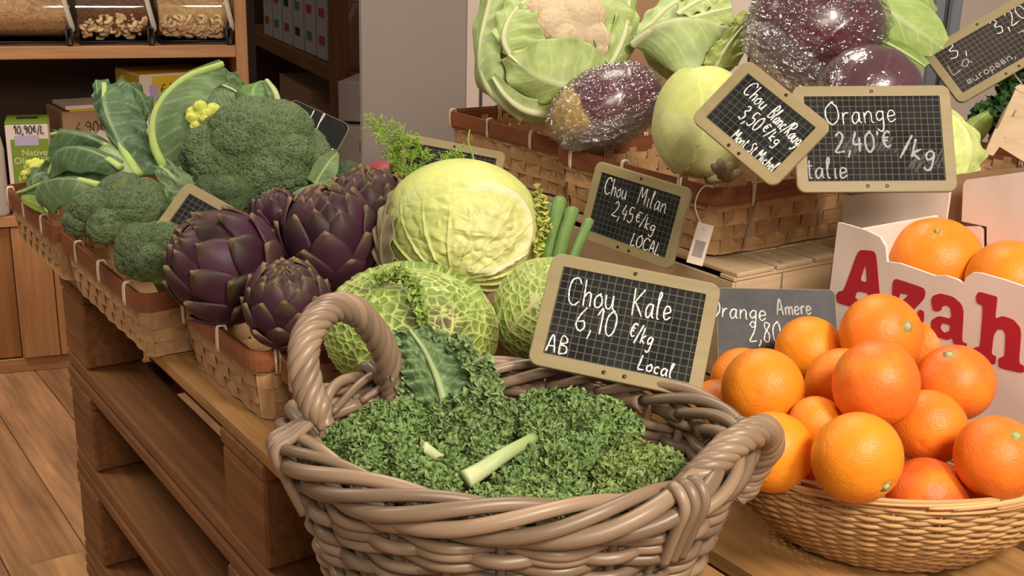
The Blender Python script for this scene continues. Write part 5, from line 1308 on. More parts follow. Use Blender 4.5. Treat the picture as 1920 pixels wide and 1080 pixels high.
m = thing('kale_leaf', 'upright flat kale leaf with a ruffled edge, standing in front of the savoy cabbage', 'kale', px(835, 770, 1.14), 'curly kale leaves in the wicker basket')
KL = ((.125, .205, .085), (.34, .42, .20))
leaf_part(m, [(838, 775, 1.13), (822, 715, 1.14), (798, 660, 1.15), (768, 618, 1.16)], [(800, 778, 1.14), (765, 720, 1.145), (742, 668, 1.155), (735, 628, 1.165)], [(885, 765, 1.13), (905, 715, 1.135), (862, 650, 1.15), (805, 615, 1.165)], rib=(.0045, .0015), ribcol=(.34, .42, .2), cols=KL, veins=9, slant=1.0, ruf=(.009, 7), crink=(.004, 8), seed=61, nt=110, nv=60, vw=.07, name='blade')
g = MB(); rg = np.random.default_rng(5)
for ctrl, n in (([(890, 770, 1.12), (925, 745, 1.12), (915, 700, 1.13), (870, 655, 1.145), (820, 625, 1.16)], 85), ([(765, 775, 1.14), (748, 700, 1.15), (736, 650, 1.16), (745, 622, 1.165)], 34), ([(850, 760, 1.12), (890, 735, 1.12), (900, 705, 1.13), (875, 680, 1.135)], 50)):
    p = spline([px(*q) for q in ctrl], n) + rg.normal(0, .0035, (n, 3)); frills(g, p, np.tile(-FW + UP * .5, (n, 1)) + rg.normal(0, .6, (n, 3)), .0058, 77 + n, (.09, .16, .05), (.22, .32, .12))
g.build('ruffled_margin', M['kale'], m)
leaf_part(m, [(770, 775, 1.15), (775, 745, 1.155), (785, 715, 1.16)], [(757, 775, 1.15), (755, 735, 1.155), (765, 705, 1.16)], [(815, 775, 1.145), (812, 745, 1.15), (800, 715, 1.16)], rib=None, cols=KL, veins=4, seed=63, ruf=(.005, 4), crink=(.01, 4), name='blade')
# ------------------------------------------------------------------ handwriting: every letter as chalk strokes
GLY = {
 'C': (7, '6.5,8 5,10 2,9 .5,5 1.5,1 4,0 6.5,1.5'), 'h': (5, '.8,10 .8,0|.8,3 2.5,5 4,4.4 4.2,0'), 'o': (4.6, '2.6,5 .6,3.4 .8,.8 2.4,0 4,1.4 4,3.8 2.6,5 3.6,5.2'),
 'u': (5, '.5,5 .6,1.2 2,0 3.8,1.6 4.2,5|4.2,5 4.2,.6 5,0'), 'K': (6.4, '1,10 .8,0|5.8,9.8 1,4.6 2,5 6,0'), 'a': (4.8, '4,4.6 2,5 .5,2.6 1.4,0 3.4,1.4 4.1,4.9|4.1,5 4.1,.8 5,.2'),
 'l': (3, '.6,4 2.2,9 1.6,10 .9,8 1,1 2.2,0'), 'e': (4.4, '.6,2.3 3.8,3.2 3,5 1.2,4.6 .5,2 1.8,0 4.2,1.3'), '6': (5, '4,9.6 1.4,6 .6,2.4 2.2,0 4.2,1.6 3.6,4.2 1,3.6'),
 ',': (2, '1.2,1 1.2,0 .3,-2.4'), '1': (3.4, '.4,7 2.4,10 2.4,0'), '0': (5.2, '2.8,10 .7,7 .8,2 2.6,0 4.6,2.6 4.6,7.6 2.8,10 3.6,9.8'), '€': (5, '4.6,9 2.6,9.8 1.2,7 1.3,3.6 3,2 4.6,3|.2,6.8 3.6,7|.2,5.2 3.4,5.4'),
 '/': (3, '3,10.5 0,-1.5'), 'k': (4.6, '.8,9 .8,0|3.8,5 1,2.4 4,0'), 'g': (4.6, '3.8,4.6 2,5 .6,3 1.6,.8 3.6,2|3.9,5 3.8,-2 2.4,-4 .8,-3'), 'A': (6, '.3,0 2.8,10 5.4,0|1.2,3.6 4.6,3.6'), 'B': (5.4, '.8,0 .8,10 3.6,9.6 4,7 1,5.4 4.4,4.4 4.6,1 .8,0'),
 'L': (5, '1.4,10 .9,5 .6,0 4.8,.4'), 'c': (4.2, '3.6,4 2.2,5 .7,3.2 1.2,.4 3.8,.6'), 'M': (7.4, '.5,0 1.4,10 3.6,4 6.2,10 6.6,0'), 'i': (2.2, '1,5 1,.8 1.8,0|1,7 1.05,7.3'), 'n': (5, '.6,5 .7,0|.7,3 2.5,5 4,4 4.1,.8 5,0'),
 '2': (5, '.6,8 2.4,10 4.2,8 3,4.4 .4,.2 4.8,.4'), '4': (5, '2,10 .5,4 4.6,4|3.6,7 3.4,0'), '5': (5, '4.4,10 1.2,9.8 .9,5.6 3.4,6 4.4,3 2.8,0 .5,.8'), 'O': (7, '3.6,10 .8,7 .8,2.6 3.4,0 6.4,3 6.2,7.6 3.6,10 5,10.2'),
 'r': (3.6, '.7,5 .8,0|.8,3 2,5 3.4,4.8'), 'R': (5.8, '.8,0 .8,10 4,9.4 4.2,6.4 1,5 5.4,0'), 'S': (5, '4.6,9 2.4,10 .8,7.8 4,4 3.4,.4 .5,.8'), 't': (3.2, '1.4,8.6 1.3,1 2.8,.2|.2,6 3,6.2'), '3': (5, '.6,9 2.8,10 4,7.8 1.8,5.6 4.4,3.4 3,0 .4,.8'),
 'm': (7, '.6,5 .7,0|.7,3 2.2,5 3.4,4 3.4,0|3.4,3 5,5 6.2,4 6.3,.6 7,0'), '8': (5, '3.8,9 1.4,9.6 1.2,7 3.8,3.6 3.2,.2 1,.8 1.4,4 4,8 3.8,9'), 'p': (4.6, '.8,5 .7,-4|.8,3.6 2.6,5 4,3 2.6,.4 .8,1.2'), 'T': (5.6, '.2,10 5.4,10|2.8,10 2.6,0'),
 'F': (5, '.9,0 .8,10 4.8,10|.8,5.4 3.6,5.6'), 'd': (4.6, '3.6,4.4 1.8,5 .5,2.4 1.6,0 3.4,1.6|3.9,10 3.8,.8 4.6,0'), 'f': (3.6, '3.2,9.4 2,10 1.3,8 1.2,-3|.2,5 3,5.2'), 's': (3.8, '3.2,4.6 1.4,5 1,3.4 3,1.8 2.4,0 .4,.6'), 'I': (2, '1,10 1,0'), '.': (2, '.8,.4 .9,0'), "'": (1.6, '1,10 .7,8'), 'x': (4.4, '.5,5 4,0|4,5 .4,0'), '-': (3, '.4,3 2.6,3.1'), '9': (5, '4.2,8 2.4,10 .8,8 1.6,5.4 3.8,6.4 4.3,8.6 3.8,2 2.6,0'), ' ': (3.4, ''),
}


def chalk(m, text, o, xd, yd, cap, width=None, r=.0011, wob=.25, spread=1.0):
    """adds the strokes of one line of handwriting; xd, yd are unit directions, cap the capital height"""
    tot = sum(GLY[c][0] + .9 for c in text); s = cap / 10; sx = (width / tot) if width else s * .9
    x = 0; zd = np.cross(xd, yd)
    for c in text:
        w, st = GLY[c]
        for k in filter(None, st.split('|')):
            q = np.array([[float(t) for t in p.split(',')] for p in k.split()]); q = q + rng.normal(0, wob * .35, q.shape)
            if len(q) > 1:
                q = spline(q, max(6, len(q) * 5))
            p = o + ((x + q[:, :1]) * sx) * xd + q[:, 1:] * s * yd
            m.tube(p, r * (1 + .2 * rng.normal(size=len(p))).clip(.6, 1.5), 6, flat=.5, up=zd)
        x += w + .9


def slate_grid(name, pitch, base=(.011, .011, .011), line=(.11, .105, .085)):
    m, nt, b, N, L = newmat(name)
    at = N('ShaderNodeAttribute'); at.attribute_name = 'gc'; sp = N('ShaderNodeSeparateXYZ'); L(at.outputs['Vector'], sp.inputs[0])
    ms = []
    for k in (0, 1):
        d = N('ShaderNodeMath'); d.operation = 'DIVIDE'; L(sp.outputs[k], d.inputs[0]); d.inputs[1].default_value = pitch
        f = N('ShaderNodeMath'); f.operation = 'FRACT'; L(d.outputs[0], f.inputs[0])
        c = N('ShaderNodeMath'); c.operation = 'LESS_THAN'; L(f.outputs[0], c.inputs[0]); c.inputs[1].default_value = .11; ms.append(c)
    mx = N('ShaderNodeMath'); mx.operation = 'MAXIMUM'; L(ms[0].outputs[0], mx.inputs[0]); L(ms[1].outputs[0], mx.inputs[1])
    nz = N('ShaderNodeTexNoise'); nz.inputs['Scale'].default_value = 28; nz.inputs['Detail'].default_value = 4; L(at.outputs['Vector'], nz.inputs['Vector'])
    r0 = N('ShaderNodeMapRange'); r0.inputs[1].default_value, r0.inputs[2].default_value, r0.inputs[3].default_value, r0.inputs[4].default_value = .35, .8, .0, .04; L(nz.outputs['Fac'], r0.inputs[0])
    ad = N('ShaderNodeMix'); ad.data_type = 'RGBA'; ad.inputs[6].default_value = (*base, 1); ad.inputs[7].default_value = (.5, .5, .5, 1); L(r0.outputs[0], ad.inputs[0])
    c2 = N('ShaderNodeMix'); c2.data_type = 'RGBA'; L(mx.outputs[0], c2.inputs[0]); L(ad.outputs[2], c2.inputs[6]); c2.inputs[7].default_value = (*line, 1); L(c2.outputs[2], b.inputs['Base Color'])
    b.inputs['Roughness'].default_value = .7; b.inputs['Specular IOR Level'].default_value = .12
    return m


M['slate_grid'] = slate_grid('ruled_slate', .0079)
M['slate_grid2'] = slate_grid('ruled_slate_faint', .0079, line=(.075, .085, .075))
M['slate_brown'] = slate_grid('ruled_brown_slate', .0079, (.035, .026, .022), (.13, .12, .10))


def price_board(lab, TL, TR, BL, texts=(), slate='slate_grid', framed=True, fr=.0135, cr=.011, rivets=True, grp='slate price boards', prong=None, smear=None):
    a, b, c = px(*TL), px(*TR), px(*BL); X = nrm(b - a); w = np.linalg.norm(b - a); Y0 = c - a; Y = nrm(Y0 - X * (Y0 @ X)); h = Y0 @ Y
    Z = np.cross(X, -Y); Z = Z if Z @ FW < 0 else -Z
    cen = a + X * w / 2 + Y * h / 2; r = thing('price_board', lab, 'price board', cen + Y * h / 2, grp)
    L3 = lambda p, z: cen + p[:, :1] * X - p[:, 1:] * Y + Z * z
    hx, hy = w / 2, h / 2; d = .0028 if framed else .0022
    if framed:
        po, _ = rrect(hx, hy, cr, 8); pi_, _ = rrect(hx - .0008, hy - .0008, cr - .0004, 8); pn, _ = rrect(hx - fr, hy - fr, .0012, 8)
        loops = [(pn, -d), (po, -d), (po, d - .0007), (pi_, d), (pn, d), (pn, d - .0014)]
        m = MB(); m.grid(np.array([L3(p, z) for p, z in loops]), (1, 1, 1), wrap=True, gc=np.array([np.concatenate([p, np.full((len(p), 1), z)], 1) for p, z in loops]) + rng.uniform(-3, 3, 3))
        m.build('frame', M['frame'], r, False)
        q, _ = rrect(hx - fr + .0005, hy - fr + .0005, .001, 2); zt = d - .0013; ins = fr
    else:
        q, _ = rrect(hx, hy, cr, 8); zt = d; ins = 0
        po = q; loops = [(q * .999, -d), (q, -d + .0004), (q, d - .0004)]
        m = MB(); pr, _ = rrect(hx + .0006, hy + .0006, cr, 8); m.grid(np.array([L3(p, z) for p, z in ((pr, -d), (pr, d - .0001), (q, d))]), (1, 1, 1), wrap=True); m.build('edge', M['frame'], r, False)
    n = len(q); m = MB()
    for z, rev in ((zt, 0), (-d + .0002, 1)):
        V = np.concatenate([L3(q, z), [cen + Z * z]]); g = np.concatenate([np.concatenate([q, np.zeros((n, 1))], 1) + V3(hx - fr - .0004, hy - fr - .0004, 0) + V3(5, 5, 0) * .0079 * 20, [[hx - fr - .0004 + .79, hy - fr - .0004 + .79, 0]]])
        m.add(V, [[i, (i + 1) % n, n] if not rev else [(i + 1) % n, i, n] for i in range(n)], (1, 1, 1), g)
    m.build('slate', M[slate], r, False)
    sets = {}
    for t in texts:
        tx, u0, v0, u1, v1, cap = t[:6]; mm = t[6] if len(t) > 6 else 'chalk'
        p0, p1 = a + X * w * u0 + Y * h * v0, a + X * w * u1 + Y * h * v1; xd = nrm(p1 - p0); yd = np.cross(Z, xd); yd = yd if yd @ -Y > 0 else -yd
        rr = t[7] if len(t) > 7 else .00085
        m = MB(); chalk(m, tx, p0 + Z * (zt + .0003), xd, yd, cap * h, np.linalg.norm(p1 - p0), rr); m.build('chalk_writing', M[mm], r)
    if smear:
        m = MB()
        for u0, v0, u1, v1, nn in smear:
            for i in range(nn):
                f = rng.random(); p = a + X * w * (u0 + (u1 - u0) * f) + Y * h * (v0 + (v1 - v0) * f + rng.normal(0, .03)); L_ = rng.uniform(.006, .014)
                m.tube([p + Z * (zt + .00018), p + X * L_ * .7 - Y * L_ + Z * (zt + .0002)], .0016, 5, flat=.12, up=Z)
        m.build('chalk_smear', M['smear'], r)
    if rivets and framed:
        for u_, v_ in ((.5, .055), (.44, .945), (.56, .945)):
            p = a + X * w * u_ + Y * h * v_; m = MB(); m.tube([p + Z * (d - .0005), p + Z * (d + .0004), p + Z * (d + .0006)], [.0022, .0022, .001], 10); m.build('rivet', M['rivet'], r)
    if prong:
        m = MB(); p = a + X * w * .5 + Y * h * .98 - Z * .001; m.tube([p, p + Y * prong], .0015, 6); m.build('prong', M['wire'], r)
    return r


price_board('kale price board reading 6,10 above the wicker basket', (1038, 474, 1.215), (1353, 535, 1.19), (1007, 686, 1.175), [('Chou', .14, .43, .43, .40, .24), ('Kale', .52, .42, .76, .40, .24), ('6,10', .22, .64, .47, .63, .22), ('€/kg', .53, .62, .68, .65, .15), ('AB', .085, .865, .22, .865, .15), ('Local', .62, .855, .83, .875, .12)])
price_board('savoy cabbage price board reading 2,45, against the upper basket side', (1121, 301, 1.66), (1299, 355, 1.55), (1140, 464, 1.645), [('Chou', .15, .37, .40, .36, .21), ('Milan', .51, .36, .82, .37, .21), ('2,45', .29, .60, .52, .62, .19), ('€/kg', .53, .60, .76, .64, .16), ('LOCAL', .55, .87, .86, .88, .15)], slate='slate_grid2')
price_board('tilted white and red cabbage price board reading 3,50', (1402, 111, 1.415), (1562, 238, 1.365), (1353, 273, 1.40), [('Chou', .18, .35, .44, .38, .19), ('Blanc/Rouge', .50, .39, .93, .46, .18, 'chalk', .0009), ('3,50', .31, .62, .54, .62, .19), ('€/kg', .55, .58, .76, .60, .14), ('Mont St Michel', .40, .86, .90, .86, .135, 'chalk', .0008)], slate='slate_grid2')
price_board('orange price board reading 2,40 with smeared chalk, above the citrus box', (1484, 163, 1.45), (1779, 161, 1.45), (1480, 362, 1.425), [('Orange', .20, .37, .66, .34, .21), ("2,40'€", .25, .63, .62, .62, .19, 'chalk_dim', .0016), ('/kg', .66, .66, .88, .74, .2, 'chalk_dim', .0016), ('Italie', .03, .87, .33, .87, .19, 'chalk_dim', .0013)], smear=[(.25, .60, .62, .60, 26), (.66, .80, .9, .74, 18)])
price_board('slanted brown price board reading 3,20 at the top right corner', (1727, 100, 1.86), (1927, -16, 1.86), (1777, 210, 1.83), [('3,20', .58, .36, .90, .34, .24), ('3,', .15, .33, .33, .35, .24), ('La', .09, .56, .30, .52, .18, 'chalk_dim'), ('europeen,', .15, .80, .60, .80, .13, 'chalk_dim'), ('Tu', .72, .70, .92, .70, .2, 'chalk_dim')], slate='slate_brown', prong=.13)
price_board('grey unframed slate reading 2,80, behind the heap of oranges', (1343, 541, 1.385), (1564, 545, 1.385), (1330, 692, 1.36), [('Orange', -.08, .36, .42, .40, .23), ('Amere', .50, .33, .80, .31, .2, 'chalk_dim', .0013), ('2,80', .26, .66, .54, .66, .25), ('€', .56, .6, .64, .6, .18), ('A', .12, .9, .18, .9, .12)], slate='slate_grey', framed=False, cr=.006)
price_board('tilted price board leaning behind the big left artichoke', (351, 341, 1.64), (560, 458, 1.62), (284, 491, 1.60), [], slate='slate_grid2')
price_board('dark unframed slate behind the largest broccoli', (548, 186, 1.95), (658, 236, 1.93), (520, 285, 1.93), [('d l', .34, .40, .64, .36, .36), ('pommeurs', .42, .66, .97, .64, .22)], slate='slate', framed=False, cr=.012)
price_board('fennel price board standing behind the pale cabbage', (760, 251, 1.95), (950, 287, 1.93), (735, 378, 1.92), [('F', .36, .78, .47, .78, .42), ('enouil', .5, .78, .85, .78, .4)], slate='slate_grid2')
price_board('narrow edge-on price board between the radish and the fennel', (752, 250, 1.90), (766, 254, 1.99), (716, 352, 1.88), [('3', .3, .8, .6, .8, .2)], slate='slate_grid2', rivets=False)

# ------------------------------------------------------------------ citrus box with red lettering
from mathutils.geometry import tessellate_polygon
def prism(m, outline, Zv, th, holes=(), col=(1, 1, 1)):
    """flat outline (3-D points, one plane) given thickness backwards along Zv"""
    polys = [[Vector(p) for p in outline]] + [[Vector(p) for p in h] for h in holes]
    tri = np.array(tessellate_polygon(polys)); P = np.concatenate([np.array(outline)] + [np.array(h) for h in holes]); n = len(P)
    a, b, c = P[tri[0]]; flip = np.cross(b - a, c - a) @ Zv > 0
    m.add(np.concatenate([P, P + Zv * th]), np.concatenate([tri if not flip else tri[:, ::-1], (tri[:, ::-1] if not flip else tri) + n]), col)
    o = 0; F = []
    for q in polys:
        k = len(q); F += [[o + i, o + (i + 1) % k, n + o + (i + 1) % k, n + o + i] for i in range(k)]; o += k
    m.f4.append(np.array(F) + m.n - 2 * n)
    return m


XE = atz(1541, 600, .92); XD = -U; XB = VV                      # front plane: along the pallets
xz = lambda q, off=0.: onpl(q[0], q[1], XE - XB * off, XB)
cb = thing('citrus_box', 'white cardboard citrus box with big red letters, behind the heap of oranges', 'box', XE * V3(1, 1, 0) + XD * .2 + XB * .1 + ZZ * (T + .001))
pts = [(1571, 417), (1591, 422), (1626, 433), (1650, 445), (1660, 462), (1663, 491), (1687, 494), (1752, 517), (1773, 517), (1794, 524), (1807, 532), (1811, 520), (1824, 511), (1838, 512), (1883, 525), (1925, 539), (1990, 561)]
top = [xz(q) for q in pts]; zb = T + .002
R_ = top[-1].copy(); R_[2] = zb; L_ = xz((1544, 620)); L_ = L_ * V3(1, 1, 0) + ZZ * zb; L2 = L_
prism(MB(), top + [R_, L2], XB, .004).build('front_panel', M['white_card'], cb, False)
DB = .20
for nm, e0 in (('end_panel', L2), ('end_panel', R_)):
    s_ = (e0 + XB * .0045); hgt = .25
    MB().box(s_ + XB * (DB - .012) / 2 + XD * (.003 if e0 is L2 else -.003) + ZZ * hgt / 2, XB * (DB - .012) / 2, XD * .002, ZZ * hgt / 2, .0006).build(nm, M['white_card'], cb, False)
wlen = (R_ - L2) @ XD
MB().box(L2 + XD * wlen / 2 + XB * DB / 2 + ZZ * .003, XD * (wlen / 2 - .006), XB * (DB / 2 - .006), ZZ * .002, .0005).build('floor_panel', M['brown_card'], cb, False)
bk = lambda q: onpl(q[0], q[1], XE + XB * (DB - .004), XB)
for nm, outl, mt in (('back_panel', [(1580, 368), (1600, 366), (1640, 362), (1772, 344), (1781, 350), (1779, 372), (1772, 420), (1770, 600), (1570, 600)], 'white_card'),
                     ('back_panel', [(1806, 345), (1812, 337), (1865, 330), (1990, 312), (1990, 600), (1800, 600), (1800, 425), (1836, 424), (1842, 430), (1843, 470), (1850, 470), (1850, 425), (1803, 415)], 'white_card')):
    prism(MB(), [bk(q) for q in outl], XB, .004).build(nm, M[mt], cb, False)
bk2 = lambda q: onpl(q[0], q[1], XE + XB * (DB + .012), XB)
prism(MB(), [bk2(q) for q in ((1600, 350), (1770, 330), (1990, 306), (1990, 600), (1600, 600))], XB, .004).build('inner_panel', M['brown_card'], cb, False)
zl = lambda s: [(1540 + float(a) / 2.918, 330 + float(b) / 2.918) for a, b in (q.split(',') for q in s.split())]
def rounder(poly, n=3):
    P = np.array(poly); 
    for _ in range(2):
        Q = np.roll(P, -1, 0); P = np.stack([P * .85 + Q * .15, P * .15 + Q * .85], 1).reshape(-1, 2)
    return P
LET = {'A': ('195,425 213,404 285,410 300,432 322,690 345,705 345,740 245,725 245,690 258,685 254,640 195,630 183,665 203,680 203,724 150,712 85,692 78,655 95,630 122,628', '241,480 212,572 250,582'),
       'z': ('395,570 410,562 560,612 570,640 560,675 487,750 522,762 535,730 562,740 560,810 388,752 390,722 482,650 430,640 425,672 405,682 388,670 388,600', ''),
       'a': ('600,680 610,655 650,642 720,660 765,700 778,740 768,905 797,918 790,940 722,918 716,885 690,898 630,880 600,840 600,790 640,765 700,780 712,770 705,720 680,705 660,715 655,735 635,742 610,735', '704,815 660,803 650,830 670,858 702,848'),
       'h': ('845,660 860,632 960,660 962,672 950,782 990,765 1050,785 1088,830 1092,870 1080,1025 1108,1038 1108,1080 970,1050 968,1000 985,990 1002,988 1008,870 995,842 965,837 942,872 930,975 957,987 950,1036 825,1000 825,945 850,935 868,935 885,710 850,697', '')}
for k, (o_, h_) in LET.items():
    out = [xz(q, .0006) for q in rounder(zl(o_))]; hs = [[xz(q, .0006) for q in rounder(zl(h_))]] if h_ else []
    prism(MB(), out, XB, .0005, hs).build('printed_letter', M['red_ink'], cb, False)

# ------------------------------------------------------------------ middle row: radish, fennel, spring onions
r = thing('radish', 'large pink-red radish showing its rounded top, left of the fennel', 'radish', px(716, 338, 1.97) - ZZ * .03)
c = px(716, 336, 1.97); v, f = ico(5); w_ = np.clip((v @ nrm(RT * .75 - UP * .5 - FW * .3) - .55) * 5, 0, 1)[:, None]
MB().add(c + v * .031 * V3(1.15, 1, .95), f, V3(.55, .05, .085) * (1 - w_) + V3(.72, .52, .40) * w_).build('root', M['veg'], r)
MB().tube(spline([c - UP * .01 - ZZ * .018 + RT * .0, c - ZZ * .055 + RT * .004, c - ZZ * .075 + RT * .01], 10), np.linspace(.009, .002, 10), 8, (.6, .3, .25)).build('tap_root', M['veg'], r)

fe = thing('fennel', 'bright green feathery fennel fronds standing behind the artichokes', 'fennel', px(745, 385, 1.9))
m = MB(); m.tube(spline([px(758, 395, 1.88), px(748, 362, 1.88), px(742, 335, 1.885)], 10), .009, 10, (.36, .42, .12)); m.tube(spline([px(770, 390, 1.87), px(768, 350, 1.87), px(752, 300, 1.875)], 10), np.linspace(.006, .003, 10), 9, (.22, .36, .07))
m.build('stalks', M['veg'], fe)
m = MB(); rg = np.random.default_rng(8)
def frond(path, n, L, spread, w=.0011):
    p = spline([px(*q) for q in path], 24); m.tube(p, np.linspace(w, w * .5, 24), 5, (.26, .40, .06))
    t = nrm(np.gradient(p, axis=0))
    for i in range(n):
        k = int(rg.uniform(2, 24)); d = nrm(t[k] * .6 + rg.normal(size=3) * spread + UP * .15); l = L * rg.uniform(.5, 1.1); e = p[k] + d * l
        m.tube([p[k], (p[k] + e) / 2 + rg.normal(0, .001, 3), e], [.0009, .0007, .0004], 4, (.26, .42, .05))
        for j in range(9):
            s0 = p[k] + d * l * rg.uniform(.3, 1); d2 = nrm(d + rg.normal(size=3) * .7); e2 = s0 + d2 * l * rg.uniform(.25, .5)
            m.tube([s0, e2], [.0006, .0004], 4, np.array([.30, .48, .06]) * rg.uniform(.7, 1.25))
frond([(768, 370, 1.87), (752, 315, 1.87), (728, 262, 1.88), (700, 228, 1.89)], 60, .026, .55)
frond([(765, 350, 1.87), (770, 305, 1.86), (760, 275, 1.86), (745, 255, 1.87)], 40, .022, .6)
frond([(772, 370, 1.86), (785, 325, 1.855), (792, 290, 1.85), (782, 270, 1.85)], 46, .022, .6)
frond([(775, 375, 1.86), (800, 345, 1.85), (812, 325, 1.85)], 26, .022, .6)
frond([(868, 330, 1.86), (865, 300, 1.86), (848, 285, 1.86), (835, 300, 1.86)], 30, .018, .7)
frond([(885, 330, 1.86), (888, 300, 1.86), (878, 265, 1.865), (881, 243, 1.87)], 2, .012, .4, .0024)
m.build('fronds', M['veg'], fe)

for i, (pth, w, lab) in enumerate((([(1026, 490, 1.52), (1036, 440, 1.55), (1050, 374, 1.585)], .0088, 'widest cut spring onion leaf, right of the pale cabbage'),
                                   ([(1046, 490, 1.51), (1058, 440, 1.54), (1074, 394, 1.565)], .0085, 'middle cut spring onion leaf, next to the widest one'),
                                   ([(1068, 500, 1.50), (1086, 455, 1.53), (1105, 414, 1.55)], .0062, 'thinnest spring onion leaf, standing alone by the savoy price board'),
                                   ([(1014, 480, 1.56), (1022, 430, 1.58), (1034, 385, 1.61)], .007, 'spring onion leaf half hidden behind the pale cabbage edge'))):
    o = thing('spring_onion', lab, 'spring onion', px(*pth[0]), 'spring onions behind the savoy cabbages')
    p = spline([px(*q) for q in pth], 16); d = p[0] - p[-1]
    m = MB(); t_ = np.linspace(0, 1, 16)[:, None]; m.tube(p, w, 12, np.array([.10, .19, .04]) * (1 - t_) + np.array([.15, .25, .065]) * t_, cap=False, flat=.8); m.build('leaf_tube', M['veg'], o, solid=.0012)
    e = p[-1]; t2 = nrm(p[-1] - p[-2]); m = MB(); m.tube([e - t2 * .001, e + t2 * .0012], w * .9, 12, (.55, .60, .32), flat=.8); m.build('cut_end', M['veg'], o)

# ------------------------------------------------------------------ swing tag on the basket handle
st = thing('swing_tag', 'white hanging tag with a barcode, left of the upper basket corner', 'tag', px(1323, 503, 1.545))
a, b, c = px(1309, 416, 1.55), px(1339, 424, 1.545), px(1307, 497, 1.545); X = nrm(b - a); Y = nrm((c - a) - X * ((c - a) @ X)); w, h = np.linalg.norm(b - a), (c - a) @ Y; Z = np.cross(X, Y); Z = Z if Z @ FW < 0 else -Z
MB().box(a + X * w / 2 + Y * h / 2, X * w / 2, Y * h / 2, Z * .0006, .0002).build('card', M['white_wall'], st, False)
m = MB(); x = .2
while x < .82:
    bw = rng.choice([.012, .02, .03]); m.box(a + X * w * (x + bw / 2) + Y * h * .62 + Z * .0008, X * w * bw / 2, Y * h * .2, Z * .0002, .00005); x += bw + rng.choice([.02, .03])
m.build('barcode', M['seam'], st, False)
m = MB(); m.tube(spline([a + X * w * .5 + Y * h * .16 + Z * .001, px(1304, 392, 1.555), px(1308, 366, 1.565), px(1322, 349, 1.575), px(1338, 352, 1.57)], 24), .0009, 6); m.build('string', M['tie'], st)

# ------------------------------------------------------------------ right edge: tilted crate, greens, rack posts, cartons
tc = thing('tilted_crate', 'tilted pale wooden crate with staples at the right edge', 'crate', px(1890, 300, 1.66), 'thin wooden crates')
n_ = nrm(-FW * 1.0 + RT * -.25 + UP * .1)
pl_ = px(1890, 230, 1.68); on_ = lambda q: onpl(q[0], q[1], pl_, n_)
prism(MB(), [on_(q) for q in ((1904, 168), (1912, 162), (2110, 248), (2110, 420), (1921, 304), (1861, 267), (1870, 243))], -n_, .006).build('end_panel', M['crate'], tc, False)
pl2 = px(1890, 230, 1.673); on2 = lambda q: onpl(q[0], q[1], pl2, n_)
prism(MB(), [on2(q) for q in ((1866, 242), (1876, 240), (1884, 262), (1862, 292), (1846, 288))], -n_, .005).build('corner_post', M['crate'], tc, False)
prism(MB(), [on_(q) + n_ * .001 for q in ((1903, 164), (1912, 158), (2110, 243), (2110, 252), (1908, 170))], -n_, .03).build('top_rail', M['crate'], tc, False)
e0, e1 = on_((1872, 244)), on_((1909, 166)); prism(MB(), [e0 - n_ * .0065, e1 - n_ * .0065, e1 - n_ * .17, e0 - n_ * .17], nrm(np.cross(e1 - e0, n_)), .004).build('side_panel', M['crate'], tc, False)
m = MB()
for q0, q1 in (((1899, 218), (1905, 206)), ((1876, 268), (1884, 258))):
    p, q = on_(q0) + n_ * .0015, on_(q1) + n_ * .0015; m.tube([p - n_ * .002, p, q, q - n_ * .002], .0012, 6)
m.build('staples', M['wire'], tc)

ce = thing('celery', 'green celery stalk with dark leaves under the brown price board', 'celery', px(1840, 275, 1.82))
leaf_part(ce, [(1795, 262, 1.78), (1820, 240, 1.80), (1845, 222, 1.82), (1868, 208, 1.84)], [(1790, 245, 1.79), (1815, 225, 1.81), (1840, 212, 1.83), (1862, 203, 1.85)], [(1820, 290, 1.77), (1840, 265, 1.79), (1858, 240, 1.81), (1872, 215, 1.84)], rib=None, cols=((.26, .36, .09), (.45, .52, .22)), veins=3, name='stalk_blade', bulge=.012, seed=71)
m = MB(); rg = np.random.default_rng(3)
P = np.array([px(rg.normal(1870, 16), rg.normal(215, 14), 1.86 + rg.normal(0, .02)) for _ in range(90)] + [px(rg.uniform(1880, 1960), rg.uniform(118, 175), 1.95 + rg.normal(0, .02)) for _ in range(160)])
frills(m, P, np.tile(-FW, (len(P), 1)) + rg.normal(0, .6, (len(P), 3)), .014, 9, (.012, .04, .008), (.035, .10, .02)); m.build('leaves', M['kale'], ce)

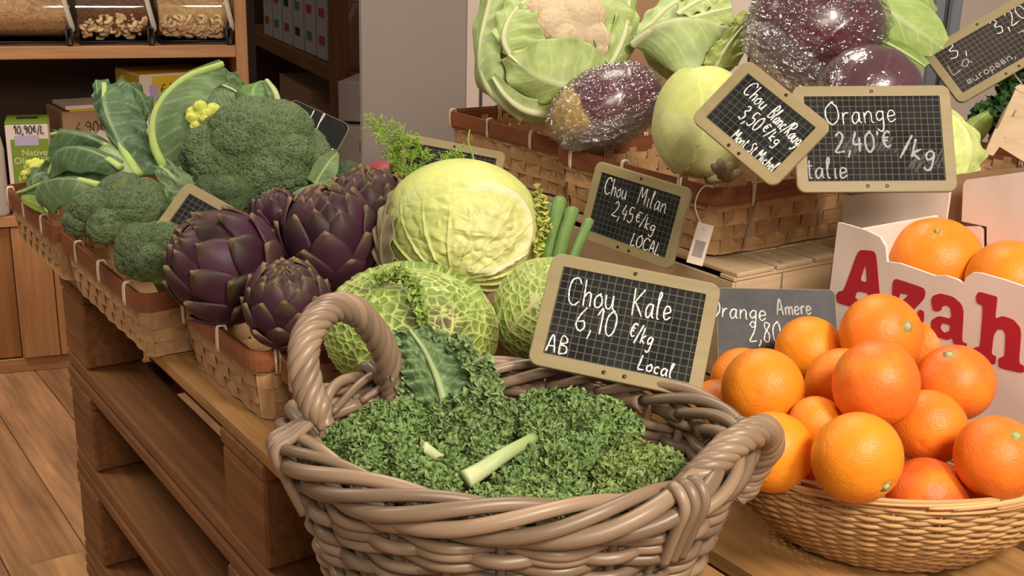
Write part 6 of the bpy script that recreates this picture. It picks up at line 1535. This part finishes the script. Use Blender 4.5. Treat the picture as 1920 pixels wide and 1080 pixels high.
M['rack'] = mat('grey_enamel', (.16, .18, .21), .45, .4)
rk = thing('metal_rack', 'grey metal rack posts behind the pointed cabbage', 'rack', px(1775, 60, 2.25) * V3(1, 1, 0))
for x0, x1, k in ((1750, 1770, 2.25), (1782, 1800, 2.22)):
    a, b = px(x0, 20, k), px(x1, 20, k); g = (a + b) / 2; w = np.linalg.norm(b - a) / 2
    MB().box(g * V3(1, 1, 0) + ZZ * .9, RT * w, V3(0, .012, 0), ZZ * .9, .003).build('post', M['rack'], rk, False)
a = px(1776, 20, 2.24); MB().box(a * V3(1, 1, 0) + ZZ * .9, RT * .004, V3(0, .004, 0), ZZ * .9, .002).build('rail', M['steel'], rk, False)
for lab, x0, x1, k, z0, z1, mt in (('brown carton standing behind the two cauliflowers', 1185, 1300, 2.5, .95, 1.55, 'brown_card'), ('white box behind the second cauliflower', 1325, 1409, 2.45, .95, 1.50, 'white_card'), ('tan carton behind the wrapped red cabbage', 1413, 1560, 2.45, .95, 1.50, 'low_box')):
    a, b = px(x0, 30, k), px(x1, 30, k); c = (a + b) / 2; w = (b - a)[0] / 2
    o = thing('carton_box', lab, 'carton', c * V3(1, 1, 0) + ZZ * z0, 'cartons behind the upper row'); MB().box(c * V3(1, 1, 0) + V3(0, .12, (z0 + z1) / 2), V3(w, 0, 0), V3(0, .12, 0), ZZ * (z1 - z0) / 2, .003).build('carton', M[mt], o, False)
a, b = px(1150, 30, 2.45), px(1600, 30, 2.45); c = (a + b) / 2
o = thing('side_table', 'low dark table behind the pallets, carrying cartons', 'table', c * V3(1, 1, 0))
MB().box(c * V3(1, 1, 0) + V3(0, .15, .935), V3((b - a)[0] / 2, 0, 0), V3(0, .17, 0), ZZ * .014, .003).build('tabletop', M['pallet'], o, False)
for sx in (-1, 1):
    for sy in (.03, .27):
        MB().box(c * V3(1, 1, 0) + V3(sx * ((b - a)[0] / 2 - .03), sy, .46), ZZ * .46, V3(.02, 0, 0), V3(0, .02, 0), .002).build('leg', M['pallet'], o, False)

# handwritten prices on the boxes behind
for (r, fr), tx, f0, cap, wd in ((OIL, '10,90€/L', (.2, .90), .024, .085), (CART, '6,90€/', (.18, .76), .036, .11), (YEL, '€/L', (.26, .80), .05, .06)):
    m = MB(); chalk(m, tx, fr(*f0, .003), CX, ZZ, cap, wd, .0014); m.build('pen_writing', M['ink'], r)
